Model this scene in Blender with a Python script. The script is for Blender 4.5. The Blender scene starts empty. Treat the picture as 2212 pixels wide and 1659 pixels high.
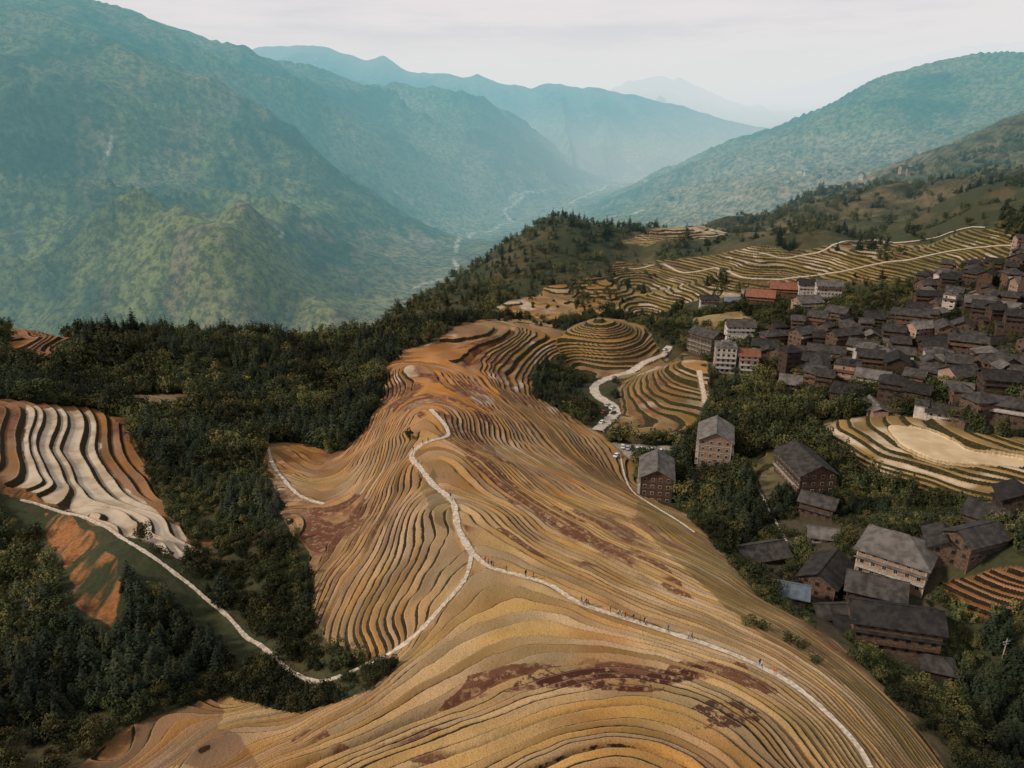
import bpy, math, random, time
import numpy as np
from mathutils import Vector
T0=time.time()
rng=np.random.default_rng(11); random.seed(11)
scene=bpy.context.scene
COL=scene.collection
PITCH=math.radians(20); F=1639.6; CX=1106.0; CY=829.5
cp,sp=math.cos(PITCH),math.sin(PITCH)
def ray(u,v):
    a=(u-CX)/F; c=-(v-CY)/F
    return a, cp+c*sp, -sp+c*cp
def P(u,v,z):
    a,b,c=ray(u,v); d=z/c
    return (a*d,b*d,z)
def D(u,v,d):
    a,b,c=ray(u,v)
    return (a*d,b*d,c*d)
# ---------------------------------------------------------------- noise
def _h(ix,iy,s):
    n=(ix.astype(np.int64)*374761393+iy.astype(np.int64)*668265263+s*362437)&0xffffffff
    n=((n^(n>>13))*1274126177)&0xffffffff
    n=(n^(n>>16))
    return n.astype(np.float64)/4294967295.0
def vn(x,y,s=0):
    x=np.asarray(x,float);y=np.asarray(y,float)
    xi=np.floor(x);yi=np.floor(y);fx=x-xi;fy=y-yi
    fx=fx*fx*fx*(fx*(fx*6-15)+10);fy=fy*fy*fy*(fy*(fy*6-15)+10)
    a=_h(xi,yi,s);b=_h(xi+1,yi,s);c=_h(xi,yi+1,s);d=_h(xi+1,yi+1,s)
    return (a+(b-a)*fx)*(1-fy)+(c+(d-c)*fx)*fy
def fbm(x,y,o=4,s=0):
    r=0;a=.5;t=0
    for i in range(o):
        r=r+a*vn(x*2**i+17.3*i,y*2**i-9.1*i,s+i);t+=a;a*=.5
    return r/t*2-1
def ridged(x,y,o=4,s=0):
    r=0;a=.5;t=0
    for i in range(o):
        n=1-np.abs(2*vn(x*2**i+7.7*i,y*2**i+3.1*i,s+i)-1)*1.0
        r=r+a*n*n;t+=a;a*=.48
    return r/t
def sstep(a,b,x):
    t=np.clip((x-a)/(b-a),0,1);return t*t*(3-2*t)
# ---------------------------------------------------------------- TPS
def Uk(r2): return .5*r2*np.log(r2+1e-9)
def tps_fit(X,V,lam):
    n=len(X);d=X[:,None,:]-X[None,:,:];K=Uk((d**2).sum(-1))+lam*np.eye(n)
    Q=np.c_[np.ones(n),X];A=np.zeros((n+3,n+3));A[:n,:n]=K;A[:n,n:]=Q;A[n:,:n]=Q.T
    return np.linalg.solve(A,np.r_[V,np.zeros(3)])
def tps_eval(X,w,q):
    out=np.empty(len(q));n=len(X);CH=60000
    Xf=X.astype(np.float32);wf=w[:n].astype(np.float32)
    for i in range(0,len(q),CH):
        s=q[i:i+CH].astype(np.float32)
        r2=(s[:,0:1]-Xf[None,:,0])**2+(s[:,1:2]-Xf[None,:,1])**2
        out[i:i+CH]=(.5*r2*np.log(r2+1e-9)).astype(np.float32)@wf+w[n]+s@w[n+1:].astype(np.float32)
    return out
def catmull(p,n=10,closed=False):
    p=np.array(p,float)
    q=np.vstack([p[-1],p,p[0],p[1]]) if closed else np.vstack([2*p[0]-p[1],p,2*p[-1]-p[-2]]);out=[]
    for i in range(1,len(q)-2):
        for t in np.linspace(0,1,n,endpoint=False):
            a,b,c,d=q[i-1],q[i],q[i+1],q[i+2]
            out.append(.5*((2*b)+(-a+c)*t+(2*a-5*b+4*c-d)*t*t+(-a+3*b-3*c+d)*t**3))
    if not closed: out.append(q[-2])
    return np.array(out)
# ---------------------------------------------------------------- near survey
NP=[]
def line(z,*pts):
    for u,v in pts: NP.append(P(u,v,z))
def pts(*l):
    for u,v,z in l: NP.append(P(u,v,z))
line(-88,(1350,1640),(1250,1659))
line(-93,(950,1640),(1100,1580),(1300,1530),(1480,1545),(1600,1620))
line(-98,(600,1659),(720,1610),(850,1550),(1000,1470),(1150,1400),(1300,1400),(1450,1430),(1600,1490),(1720,1570),(1780,1659))
line(-103,(430,1600),(560,1590),(680,1560),(770,1510),(850,1440),(930,1370),(1000,1300),(1050,1235),(1150,1262),(1300,1325),(1450,1378),(1600,1430),(1720,1495),(1810,1580),(1870,1659))
line(-105.5,(980,1090),(950,1180),(905,1270),(860,1350),(1080,1170),(1300,1275),(1500,1355),(1650,1420),(1800,1530),(1900,1640))
line(-109,(918,1000),(895,1080),(860,1170),(820,1270),(780,1370),(1000,1070),(1150,1160),(1350,1262),(1620,1375),(1830,1510),(1940,1640))
line(-113,(925,888),(885,930),(868,1000),(845,1090),(805,1180),(745,1260),(705,1340),(690,1440),(980,960),(1120,1075),(1350,1210),(1600,1325),(1850,1490),(1990,1659))
line(-118,(858,900),(820,1020),(760,1120),(690,1170),(640,1160),(590,1110),(655,1270),(990,880),(1030,960),(1150,1060),(1350,1165),(1600,1285),(1850,1440),(2060,1659))
line(-122.5,(845,880),(800,985),(740,1065),(680,1090),(620,1065),(575,1030),(1010,870),(1060,945),(1200,1040),(1400,1125),(1600,1240),(1800,1370),(1950,1500),(2130,1659))
line(-126.5,(835,875),(790,960),(728,1025),(665,1035),(612,1010),(578,985))
line(-130.5,(822,870),(780,935),(720,985),(660,978),(600,960))
line(-124,(870,800),(950,820))
line(-134,(1070,850),(1150,910),(1250,1005),(1350,1065),(1480,1125),(1600,1190),(1750,1290),(1900,1400),(2050,1540))
line(-111.5,(0,880),(-20,1000))
line(-115,(70,885),(60,960),(100,1040),(200,1105),(300,1165),(370,1208))
line(-119,(130,888),(115,970),(150,1045),(240,1095),(330,1140),(395,1190))
line(-123,(195,895),(200,980),(240,1040),(320,1095),(430,1205))
line(-127,(280,930),(315,1010),(370,1080),(460,1170))
pts((1300,1000,-143),(1380,1040,-147),(1420,1085,-145),(1540,1020,-143),(1500,1080,-146),(1400,975,-148),(1650,1200,-138),(1740,1050,-138),
(1935,1240,-128),(2212,1200,-116),(2212,1400,-131),(2212,1600,-140),(2000,960,-129),(2100,985,-128.5),(1930,935,-129.5),(2212,1010,-128),(2000,1060,-137),(2212,1090,-135),(1850,1040,-140),(1800,930,-133),(1780,970,-137),(1900,985,-132.5),(2080,1030,-132),
(2100,800,-130),(1850,800,-138),(1600,790,-148),(2212,800,-121),(1700,700,-146),(2000,680,-136),(2212,700,-120),(2212,580,-108),(2000,570,-128),
(1700,595,-155),(1900,545,-134),(1550,580,-160),(1340,580,-166),(1700,550,-140),(1400,505,-152),(1600,480,-150),(2130,495,-98),(2212,500,-92),
(1240,476,-126),(1340,505,-140),(1130,530,-145),(1040,580,-170),(900,650,-195),(800,705,-205),(1200,600,-170),(1100,650,-166),(1000,690,-152),
(1040,712,-133),(960,728,-134),(880,750,-136),(835,800,-129),(950,790,-133),(1130,720,-139),(1200,745,-147),(1150,800,-148),(1050,790,-138),(1200,830,-153),(1240,880,-151),(1100,840,-140),
(1290,690,-134),(1235,712,-145),(1360,705,-143),(1320,805,-157),(1250,780,-155),(1435,770,-157),(1370,805,-157),(1300,830,-156),(1300,900,-152),(1480,780,-141),(1525,870,-147),(1430,850,-147),(1340,860,-153),(1400,930,-151),(1500,960,-149),(1400,700,-163),(1500,700,-155),
(560,950,-132),(550,1150,-125),(700,940,-136),(780,860,-138),(550,850,-136),(430,950,-132),(400,860,-131),
(0,720,-122),(80,715,-121),(80,785,-125),(150,740,-125),(300,730,-129),(550,740,-133),(720,765,-139),(100,830,-127),(250,850,-129),(0,1659,-112),(200,1500,-118),(300,1400,-121),(0,1400,-120),(100,1200,-121),(40,1090,-117),(450,1300,-122),(600,1300,-121),(560,1450,-118),(250,1620,-114),(400,1480,-118),(400,1545,-113),(350,1600,-113.5),(400,1645,-109.5),(640,1490,-115),(850,1405,-107.5),(480,1659,-105.5),(740,1480,-111.5))
NP+= [(-330,560,-190),(-150,600,-200),(-420,520,-170),(0,1050,-190),(200,1150,-170),(400,1150,-150),(600,1000,-90),(700,1150,-100),(-60,620,-175),(10,620,-165),
      (0,50,-86),(-60,50,-96),(60,50,-100),(-120,60,-106),(130,70,-140),(240,160,-118),(-260,200,-112)]
NP=np.array(NP);XN=NP[:,:2]/100
wN=tps_fit(XN,NP[:,2],.003)
# ---------------------------------------------------------------- far survey
FP=[]
crest=[(-150,-70,2900),(0,-25,3000),(150,8,3100),(240,28,3150),(330,62,3300),(480,130,3600),(620,163,3900),(780,195,4100),(950,203,4300),(1090,250,4500),(1200,330,4500)]
for u,v,d in crest:
    p=D(u,v,d);FP.append(p);FP.append((p[0]*1.3,p[1]*1.3,p[2]-330))
rc=[(2350,115,2950),(2212,125,3000),(2100,132,3050),(1980,153,3100),(1850,196,3200),(1750,243,3300),(1650,274,3400),(1500,327,3500),(1400,372,3600),(1310,415,3700)]
for u,v,d in rc:
    p=D(u,v,d);FP.append(p);FP.append((p[0]*1.3,p[1]*1.3,max(p[2]-330,-430)))
for u,v,d in [(1400,480,2600),(1700,430,2200),(1900,350,2400),(2100,235,2600),(1350,475,2500),(1600,400,2700),(1500,450,2400),
    (2212,235,1500),(2350,180,1500),(2100,292,1480),(1950,352,1450),(1800,412,1400),(1650,468,1320),(2212,440,1050),(2000,442,1080),(1800,462,1090),(2212,350,1250),(2000,400,1250),
    (2400,160,1900),(2000,330,1850),(1800,400,1850),
    (300,430,1850),(380,440,1820),(500,490,1820),(620,550,1880),(830,612,2000),(430,560,1650),(560,600,1655),(700,650,1670),(770,690,1680),(380,500,1860),(480,535,1840),(640,600,1870),(740,630,1900),
    (100,500,1800)]:
    FP.append(D(u,v,d))
for u,v,z in [(1000,520,-450),(900,620,-455),(1100,450,-442),(1250,400,-415),(850,690,-458),(400,700,-440),(0,700,-435),(600,705,-450),(200,690,-430),(1050,560,-420),(1150,500,-400),(950,500,-435)]:
    FP.append(P(u,v,z))
FP+=[(-600,900,-430),(-250,900,-450),(-900,1100,-420),(0,1200,-450),(150,1350,-420),(-300,1300,-470),(330,1500,-330),(-450,650,-380),(100,1100,-380),(600,1500,-190),
     (-3000,9000,-300),(0,9000,-400),(3000,9000,-300),(0,15000,-400),(-6000,15000,-300),(6000,15000,-300),(400,5500,-430),(800,6000,-420)]
FP=np.array(FP)
def fco(x,y): return np.stack([x/(y+300)*4,np.log(y+300)*3],-1)
XF=fco(FP[:,0],FP[:,1]);wF=tps_fit(XF,FP[:,2],.002)
R2=[(-300,60),(300,110),(480,122),(560,104),(640,96),(700,99),(740,112),(790,126),(830,124),(880,150),(930,158),(1000,163),(1030,158),(1090,182),(1150,192),(1180,178),(1260,190),(1330,196),(1400,214),(1500,236),(1560,254),(1640,275),(1800,300),(2400,330)]
R3=[(-300,200),(900,230),(1250,215),(1330,188),(1380,170),(1430,160),(1480,176),(1530,200),(1600,222),(1700,240),(1900,240),(2600,240)]
R4=[(-300,180),(1400,230),(1600,205),(1750,180),(1850,150),(2000,118),(2100,98),(2212,86),(2400,75),(2700,70)]
def rng_z(x,y,R,d,k,seed):
    q=np.array([D(u,v,d) for u,v in R]);r=q[:,0]/q[:,1]
    b=x/np.maximum(y,1)
    cz=np.interp(b,r,q[:,2]);cy=np.interp(b,r,q[:,1])
    n=ridged(x/700,y/2600,4,seed)
    dy=np.abs(y-cy)
    return cz+25*fbm(x/180,y*0,3,seed)*(d/6500)-dy*k*(1.3-.8*n*np.clip(dy/300,0,1))
# ---------------------------------------------------------------- grid
ys=[25.0]
while ys[-1]<1000: ys.append(ys[-1]+max(.29,.0022*(ys[-1]+20)))
while ys[-1]<16000: ys.append(ys[-1]*1.0062)
Y=np.array(ys);NC=1120;A=np.linspace(-.86,.86,NC);NR=len(Y)
GX=A[None,:]*(Y[:,None]+40);GY=np.repeat(Y[:,None],NC,1)
def near_h(x,y):
    return tps_eval(XN,wN,np.stack([x,y],-1)/100)
def boundary(x,y):
    r=x/np.maximum(y,1)
    return np.interp(r,[-.8,-.3,-.23,-.17,-.08,0,.08,.15,.2,.3,.5,.8],[500,485,560,740,860,900,940,960,1000,1080,1050,1050])
nN=int(np.searchsorted(Y,1450));nF=int(np.searchsorted(Y,470))
H=np.zeros((NR,NC))
xf=GX[nF:].ravel();yf=GY[nF:].ravel()
zf=tps_eval(XF,wF,fco(xf,yf))
s_=.22*xf+.975*yf;t_=.975*xf-.22*yf
wx=fbm(xf/700,yf/700,3,31)*260
amp=np.clip(np.abs(t_+637-wx*.3)/600,0,1)*np.clip((yf-700)/900,0,1)*(1-.65*sstep(-100,300,zf))
side=np.sign(t_+637)
rn=ridged((s_+wx+.35*t_*side)/460,(t_)/2300+5,5,40)
zf=zf+amp*(330*(rn-.5))*np.where(t_>-637,.42,1.0)
zf=zf+np.clip((yf-800)/900,0,1)*(14*fbm(xf/110,yf/110,4,50)*amp+48*(ridged((s_+wx*.5+.6*t_*side)/165,t_/560,3,55)-.5)*amp)
zf=np.maximum(zf,-475+6*fbm(xf/300,yf/300,2,3))
zf=np.maximum(zf,rng_z(xf,yf,R2,6500,.30,60))
zf=np.maximum(zf,rng_z(xf,yf,R3,10500,.25,70))
zf=np.maximum(zf,rng_z(xf,yf,R4,13000,.25,80))
H[nF:]=zf.reshape(-1,NC)
xn=GX[:nN].ravel();yn=GY[:nN].ravel()
zn=near_h(xn,yn).reshape(-1,NC)
gxn,gyn=GX[:nN],GY[:nN]
calm=1-.75*sstep(-.40,-.48,gxn/gyn)*sstep(420,380,gyn)-.5*sstep(.5,.55,gxn/gyn)*sstep(350,320,gyn)*sstep(230,260,gyn)
ang=.5*fbm(gxn/24,gyn/24,3,5)*np.clip(gyn/200,.6,2.5)*calm+.15*fbm(gxn/6.5,gyn/6.5,2,9)*calm
zn=zn+ang
zn=zn+sstep(560,750,gyn)*(7*fbm(gxn/60,gyn/60,3,77)+ sstep(.12,.2,gxn/gyn)*25*fbm(gxn/100,gyn/100,2,78))
zn=zn+sstep(310,380,gyn)*sstep(-.18,-.26,gxn/gyn)*(14*(ridged(gxn/90,gyn/90,3,79)-.45)+6*fbm(gxn/30,gyn/30,2,81))
zn=zn+sstep(-.30,-.38,gxn/gyn)*sstep(230,190,gyn)*5*fbm(gxn/35,gyn/35,3,82)
yb=boundary(gxn,gyn)
w=sstep(0,1,(gyn-yb)/260)
w[:nF]=0
H[:nN]=zn*(1-w)+H[:nN]*w
aidx=np.arange(NR)
def glook(G,x,y):
    x=np.asarray(x,float);y=np.asarray(y,float)
    r=np.interp(y,Y,aidx);c=(x/(y+40)+.86)/1.72*(NC-1)
    r=np.clip(r,0,NR-1.001);c=np.clip(c,0,NC-1.001)
    ri=r.astype(int);ci=c.astype(int);fr=r-ri;fc=c-ci
    return (G[ri,ci]*(1-fc)+G[ri,ci+1]*fc)*(1-fr)+(G[ri+1,ci]*(1-fc)+G[ri+1,ci+1]*fc)*fr
_ds=np.geomspace(50,15000,7000)
def survey(u,v,dmin=50):
    a,b,c=ray(u,v)
    ds=_ds[_ds>=dmin]
    g=glook(H,a*ds,b*ds);below=(c*ds<g)
    i=int(np.argmax(below)) if below.any() else len(ds)-1
    d=ds[i];return (a*d,b*d,float(glook(H,a*d,b*d)))
def wpoly(pl): return [survey(u,v)[:2] for u,v in pl]
def inpoly(x,y,poly):
    p=np.array(poly);res=np.zeros(x.shape,bool)
    bb=(x>=p[:,0].min())&(x<=p[:,0].max())&(y>=p[:,1].min())&(y<=p[:,1].max())
    xs=x[bb];yy=y[bb];r=np.zeros(xs.shape,bool);n=len(p)
    for i in range(n):
        x1,y1=p[i];x2,y2=p[(i+1)%n]
        if y1==y2: continue
        r^=((y1>yy)!=(y2>yy))&(xs<(x2-x1)*(yy-y1)/(y2-y1)+x1)
    res[bb]=r;return res
nT=int(np.searchsorted(Y,1150))
tx,ty=GX[:nT],GY[:nT]
fieldp=catmull(wpoly([(1920,922),(2000,922),(2060,945),(2100,968),(2180,972),(2250,985),(2250,1005),(2140,1008),(2040,1012),(1985,995),(1940,962)]),6,True)
jf=inpoly(tx,ty,fieldp)
fz=float(np.median(H[:nT][jf]));H[:nT][jf]=fz
th=H[:nT]
POL={}
POL['main']=wpoly([(150,1659),(270,1570),(380,1530),(500,1505),(640,1540),(790,1490),(860,1430),(760,1430),(700,1405),(680,1330),(672,1270),(670,1200),(620,1130),(590,1060),(568,1000),(585,955),(660,958),(720,980),(780,932),(828,860),(818,800),(870,755),(950,735),(1000,697),(1050,692),(1120,697),(1200,712),(1250,750),(1210,770),(1155,790),(1145,850),(1200,880),(1290,930),(1370,1000),(1390,1060),(1480,1110),(1560,1200),(1640,1290),(1800,1380),(1900,1480),(2000,1600),(2040,1659)])+[(80,60),(60,26),(-70,26),(-75,70)]
POL['left']=wpoly([(-60,860),(60,868),(200,880),(270,920),(310,1000),(350,1080),(445,1205),(385,1212),(250,1155),(130,1095),(40,1055),(-60,1020)])
POL['lefttop']=wpoly([(20,745),(80,712),(150,730),(165,750),(110,790),(40,790)])
POL['leftlow']=wpoly([(230,850),(400,850),(430,885),(320,900)])
POL['knoll']=wpoly([(1200,745),(1235,705),(1290,686),(1350,690),(1410,735),(1445,775),(1400,802),(1310,822),(1265,815),(1230,790)])
POL['knoll2']=wpoly([(1330,835),(1400,800),(1480,762),(1515,775),(1535,880),(1490,945),(1370,960),(1310,935),(1345,885)])
POL['midlow']=wpoly([(1030,692),(1120,655),(1200,635),(1330,600),(1400,630),(1370,680),(1300,678),(1230,690),(1190,708),(1120,695)])
POL['mid']=wpoly([(960,705),(1030,680),(1090,655),(1180,620),(1300,595),(1335,565),(1420,560),(1550,550),(1700,540),(1900,520),(2120,495),(2250,500),(2250,555),(2000,605),(1850,608),(1700,612),(1560,645),(1480,655),(1360,672),(1300,655),(1240,665),(1180,695),(1120,690),(1030,688)])
POL['far']=wpoly([(1340,522),(1400,500),(1560,497),(1575,510),(1450,520),(1400,530)])
POL['pond']=catmull(wpoly([(1765,925),(1820,905),(1920,895),(2020,905),(2120,935),(2250,960),(2250,1095),(2100,1085),(2000,1065),(1880,1045),(1810,990)]),5,True)
POL['small']=wpoly([(1600,1000),(1680,960),(1690,1040),(1660,1085)])
POL['low']=wpoly([(2030,1260),(2230,1230),(2230,1340),(2080,1330)])
POL['vt']=wpoly([(1480,690),(1600,672),(1640,700),(1510,715)])
STEP={'main':.78,'left':1.55,'lefttop':1.2,'leftlow':1.0,'knoll':1.5,'knoll2':1.15,'mid':1.9,'midlow':1.9,'far':1.9,'pond':1.1,'small':1.1,'low':1.2,'vt':1.3}
jx=tx+1.6*fbm(tx/9,ty/9,2,90);jy=ty+1.6*fbm(tx/9,ty/9,2,91)
tm=np.zeros((NR,NC));tt=np.zeros((NR,NC));reg={}
Sg=np.full((nT,NC),.78)
for k,pl in POL.items():
    m=inpoly(jx,jy,pl);reg[k]=m
    S=(.74+.22*sstep(180,330,ty)+.4*sstep(330,440,ty)) if k=='main' else STEP[k]+0*ty
    tt[:nT]=np.where(m,(th+126)/S,tt[:nT]);Sg=np.where(m,S,Sg)
    tm[:nT][m]=1
# uneven rise of successive terraces (some wide, some narrow)
def warp(t): return 1.25*(vn(t*.31+.5,tx/140,301)-.5)+.55*(vn(t*.83,tx/90+3,302)-.5)
traw=tt[:nT].copy();w0=warp(traw);dw=(warp(traw+.05)-w0)/.05
tt[:nT]=traw+w0*tm[:nT];loc=np.clip(1+dw,.3,3)
reg['mid']=reg['mid']|reg['midlow']
tm[:nT][jf]=0
# paths ------------------------------------------------------------
PATHS={
 'ridge':([(930,885),(965,925),(960,945),(905,965),(890,990),(930,1040),(975,1080),(990,1140),(1020,1195)],1.6),
 'east':([(1020,1195),(1060,1225),(1130,1245),(1190,1265),(1250,1302),(1330,1330),(1400,1352),(1480,1378),(1560,1405),(1640,1440),(1720,1485),(1790,1545),(1850,1610),(1880,1659)],1.1),
 'west':([(1020,1195),(1005,1250),(960,1305),(905,1365),(850,1408),(785,1440),(735,1462),(690,1472),(645,1460),(610,1435),(570,1400),(500,1340),(440,1290),(400,1255),(340,1210),(285,1175),(240,1145),(150,1110),(90,1092),(45,1080)],.95),
 'bowl':([(575,932),(582,980),(600,1020),(640,1065),(700,1088)],1.1),
 'slope':([(1340,985),(1350,1030),(1375,1070),(1440,1110),(1500,1150)],.7),
 'slopelow':([(1600,1010),(1640,1060),(1660,1100),(1700,1170)],.8),
 'hamlet':([(1510,800),(1520,850),(1525,875)],2.5),
 'midtrack':([(1345,580),(1420,572),(1480,590),(1545,580),(1600,600),(1700,603),(1800,590),(1900,570),(2020,550),(2120,535),(2212,530)],2.6),
 'crestrack':([(1640,548),(1760,548),(1860,522),(1940,525),(2040,508),(2130,492)],2.2),
}
ROAD=([(1445,748),(1430,768),(1370,800),(1310,820),(1285,835),(1290,855),(1320,875),(1330,890),(1310,912),(1290,930)],5.0)
PW={}
for k,(pl,wd) in list(PATHS.items())+[('road',ROAD)]:
    sv=[survey(u,v)[:2] for u,v in pl]
    PW[k]=(catmull(sv,12),wd)
pm=np.zeros((nT,NC))
for k,(cv,wd) in PW.items():
    cc=cv[::3] if (len(cv)-1)%3==0 else np.vstack([cv[::3],cv[-1:]])
    for i in range(len(cc)-1):
        a=cc[i];b=cc[i+1];R=wd*.5+2.2
        r0=np.searchsorted(Y,min(a[1],b[1])-R);r1=min(np.searchsorted(Y,max(a[1],b[1])+R)+1,nT)
        if r1<=r0: continue
        xs=tx[r0:r1];yy=ty[r0:r1];ab=b-a;L=ab@ab+1e-9
        t=np.clip(((xs-a[0])*ab[0]+(yy-a[1])*ab[1])/L,0,1)
        dd=np.hypot(xs-a[0]-t*ab[0],yy-a[1]-t*ab[1])
        pm[r0:r1]=np.maximum(pm[r0:r1],1-sstep(wd*.5+.2,wd*.5+1.0,dd))
dHy=np.gradient(th,axis=0)/np.gradient(Y[:nT])[:,None]
dA=A[1]-A[0];dHx=np.gradient(th,axis=1)/(dA*(ty+40));dHy=dHy-dHx*A[None,:]
slope=np.hypot(dHx,dHy)
def blur(a,n=2):
    for _ in range(n):
        a=(a+np.roll(a,1,0)+np.roll(a,-1,0)+np.roll(a,2,0)+np.roll(a,-2,0))/5;a=(a+np.roll(a,1,1)+np.roll(a,-1,1)+np.roll(a,2,1)+np.roll(a,-2,1))/5
    return a
slope=blur(slope,3)
BW=np.full((nT,NC),.72)*(1+.35*fbm(tx/16,ty/16,2,71))+.0012*np.clip(ty-200,0,400)
for k,v in {'left':1.4,'lefttop':2.,'mid':2.3,'far':2.6,'knoll':1.9,'knoll2':1.5,'pond':1.2}.items(): BW=np.where(reg[k],v,BW)
RF=np.full((NR,NC),.27)
RF[:nT]=np.clip(BW*slope*loc/Sg,.08,.42)
for k,v in {'left':.18,'lefttop':.34,'leftlow':.3,'pond':.22,'knoll2':.28,'knoll':.30,'small':.3,'low':.3}.items(): RF[:nT]=np.where(reg[k],np.maximum(RF[:nT],v),RF[:nT])
RF[:nT]=np.where(reg['left'],np.minimum(RF[:nT],.27),RF[:nT])
Z=H.copy()
t=tt[:nT];fl=np.floor(t);f=t-fl
rf=RF[:nT]
stepped=fl+sstep(0,1,np.clip((f-(1-rf))/rf,0,1))
zs=th+(stepped-t)*Sg/loc
mm=tm[:nT]*(1-pm)
Z[:nT]=th*(1-mm)+(zs+.3*Sg)*mm
Z[:nT]+= (1-tm[:nT])*(1-pm)*(~jf)*(.5*fbm(tx/5,ty/5,3,15))
Z[:nT]-= pm*.12
# colour / cover ---------------------------------------------------------
C=np.zeros((NR,NC,3))
def lerp(a,b,w): return a*(1-w[...,None])+np.array(b)*w[...,None]
n1=fbm(GX/35,GY/35,4,101);n2=fbm(GX/9,GY/9,3,102)
C[:]=(.045,.050,.021)
C=lerp(C,(.095,.073,.035),sstep(-.1,.5,n1+.5*n2))
FB={}
FB['grassW']=wpoly([(300,960),(420,1060),(560,1150),(660,1180),(660,1260),(690,1440),(600,1400),(520,1330),(440,1200),(350,1090)])
FB['clear']=wpoly([(560,1400),(690,1440),(860,1425),(880,1450),(800,1500),(640,1545),(500,1510),(400,1540),(380,1500),(520,1450)])
FB['grassE']=wpoly([(1480,1110),(1560,1180),(1700,1270),(1850,1370),(1990,1500),(2130,1659),(2040,1659),(1900,1480),(1800,1390),(1640,1300),(1560,1210)])
FB['oliveE']=wpoly([(1380,1080),(1560,1170),(1750,1290),(1950,1450),(2060,1659),(1975,1659),(1850,1500),(1640,1370),(1480,1230),(1370,1120)])
FB['rustW']=wpoly([(150,1659),(270,1570),(380,1530),(480,1510),(470,1560),(560,1659)])
FB['oliveC']=wpoly([(930,1010),(975,1090),(985,1150),(940,1120),(905,1060)])
FB['soil1']=wpoly([(95,1110),(140,1105),(200,1150),(250,1210),(270,1280),(230,1360),(170,1320),(150,1240),(110,1180)])
FB['soil2']=wpoly([(0,1000),(40,1040),(100,1070),(110,1090),(60,1085),(0,1060)])
FB['soil3']=wpoly([(210,895),(270,905),(300,960),(335,1060),(290,1050),(235,990)])
FB['soil4']=wpoly([(430,1150),(465,1165),(470,1185),(440,1180)])
FB['village']=wpoly([(1480,720),(1640,700),(1760,640),(2000,600),(2230,560),(2230,960),(2050,900),(1880,890),(1740,880),(1620,830),(1500,800)])
FB['hamlet']=wpoly([(1600,1170),(1700,1120),(1880,1110),(2030,1170),(2040,1400),(2000,1470),(1900,1420),(1750,1340),(1660,1260)])
FB['park']=wpoly([(1325,955),(1460,965),(1460,990),(1400,1000),(1330,985)])
FM={k:np.zeros((NR,NC),bool) for k in FB}
for k,pl in FB.items(): FM[k][:nT]=inpoly(jx,jy,pl)
n3=fbm(GX/4,GY/4,3,103)
gw=np.clip(.35+.9*n2+.9*n3,0,1)
C=lerp(C,(.12,.082,.036),FM['grassW']*gw);C=lerp(C,(.11,.082,.034),FM['clear']*gw);C=lerp(C,(.16,.10,.045),FM['grassE']*np.clip(.5+.8*n2+.4*n3,0,1))
hr=np.zeros((NR,NC));hr[:]=sstep(800,950,GY)*sstep(.14,.2,GX/GY)*sstep(1900,1500,GY)
C=lerp(C,(.20,.15,.075),hr*np.clip(.5+1.2*n1+.5*n2,0,1))
C=lerp(C,(.10,.078,.055),FM['village']*.8);C=lerp(C,(.10,.073,.05),FM['hamlet']*.7);C=lerp(C,(.4,.34,.28),FM['park']*1.)
sv_=fbm(GX/2.2,GY/14,3,44)
for k in('soil1','soil2','soil3','soil4'): C=lerp(C,(.36,.145,.05),FM[k]*np.clip(.55+2.2*sv_,0,1))
ffm=np.zeros((NR,NC));ffm[:nT]=jf
C=lerp(C,(.66,.50,.31),ffm)
tc=np.zeros((nT,NC,3));tc[:]=(.49,.305,.14)
tc=lerp(tc,(.49,.315,.165),np.clip(sstep(0,-25,tx+10)*sstep(130,170,ty)*sstep(260,220,ty),0,1)*.8)
tc=lerp(tc,(.40,.20,.078),sstep(180,270,ty)*.75);tc=lerp(tc,(.44,.185,.065),sstep(240,330,ty)*.75)
flank=sstep(0,45,tx-(-8+ (ty-150)*-.12))*sstep(200,300,ty)
tc=lerp(tc,(.26,.16,.062),np.clip(flank*.75,0,1))
tc=lerp(tc,(.36,.16,.06),sstep(.05,.5,fbm(tx/20,ty/30,3,133)+.1)*.42)
tc=lerp(tc,(.30,.215,.08),sstep(.05,.5,fbm(tx/25,ty/20,3,137))*.38)
tc=lerp(tc,(.20,.135,.05),FM['oliveE'][:nT]*np.clip(.75+.5*n2[:nT],0,1));tc=lerp(tc,(.15,.12,.045),FM['oliveC'][:nT]*.6);tc=lerp(tc,(.25,.125,.06),FM['rustW'][:nT]*.85)
for k,c in {'left':(.31,.145,.062),'lefttop':(.34,.15,.06),'leftlow':(.24,.18,.09),'knoll':(.24,.155,.058),'knoll2':(.24,.155,.058),'mid':(.25,.17,.063),'far':(.31,.23,.11),'pond':(.32,.21,.09),'small':(.15,.12,.05),'low':(.30,.13,.055),'vt':(.30,.21,.09)}.items():
    tc[reg[k]]=c
kt=reg['knoll']|reg['knoll2'];tc=lerp(tc,(.36,.17,.06),kt*sstep(-.1,.4,fbm(tx/25,ty/25,3,140))*.5)
tc=lerp(tc,(.13,.13,.045),reg['mid']*sstep(.0,.4,fbm(tx/55,ty/55,3,144))*.7)
midl=reg['mid']&(tx/ty<.14);tc[midl]=(.32,.18,.07)
C[:nT]=C[:nT]*(1-tm[:nT,:,None])+tc*tm[:nT,:,None]
RED=np.zeros((NR,NC));WET=np.zeros((NR,NC));GR=np.zeros((NR,NC));SPK=np.zeros((NR,NC))
def soft(pl,J=1.0):
    p=wpoly(pl);return inpoly(tx+J*5*fbm(tx/12,ty/12,2,7),ty+J*5*fbm(tx/12,ty/12,2,8),p)
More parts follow.
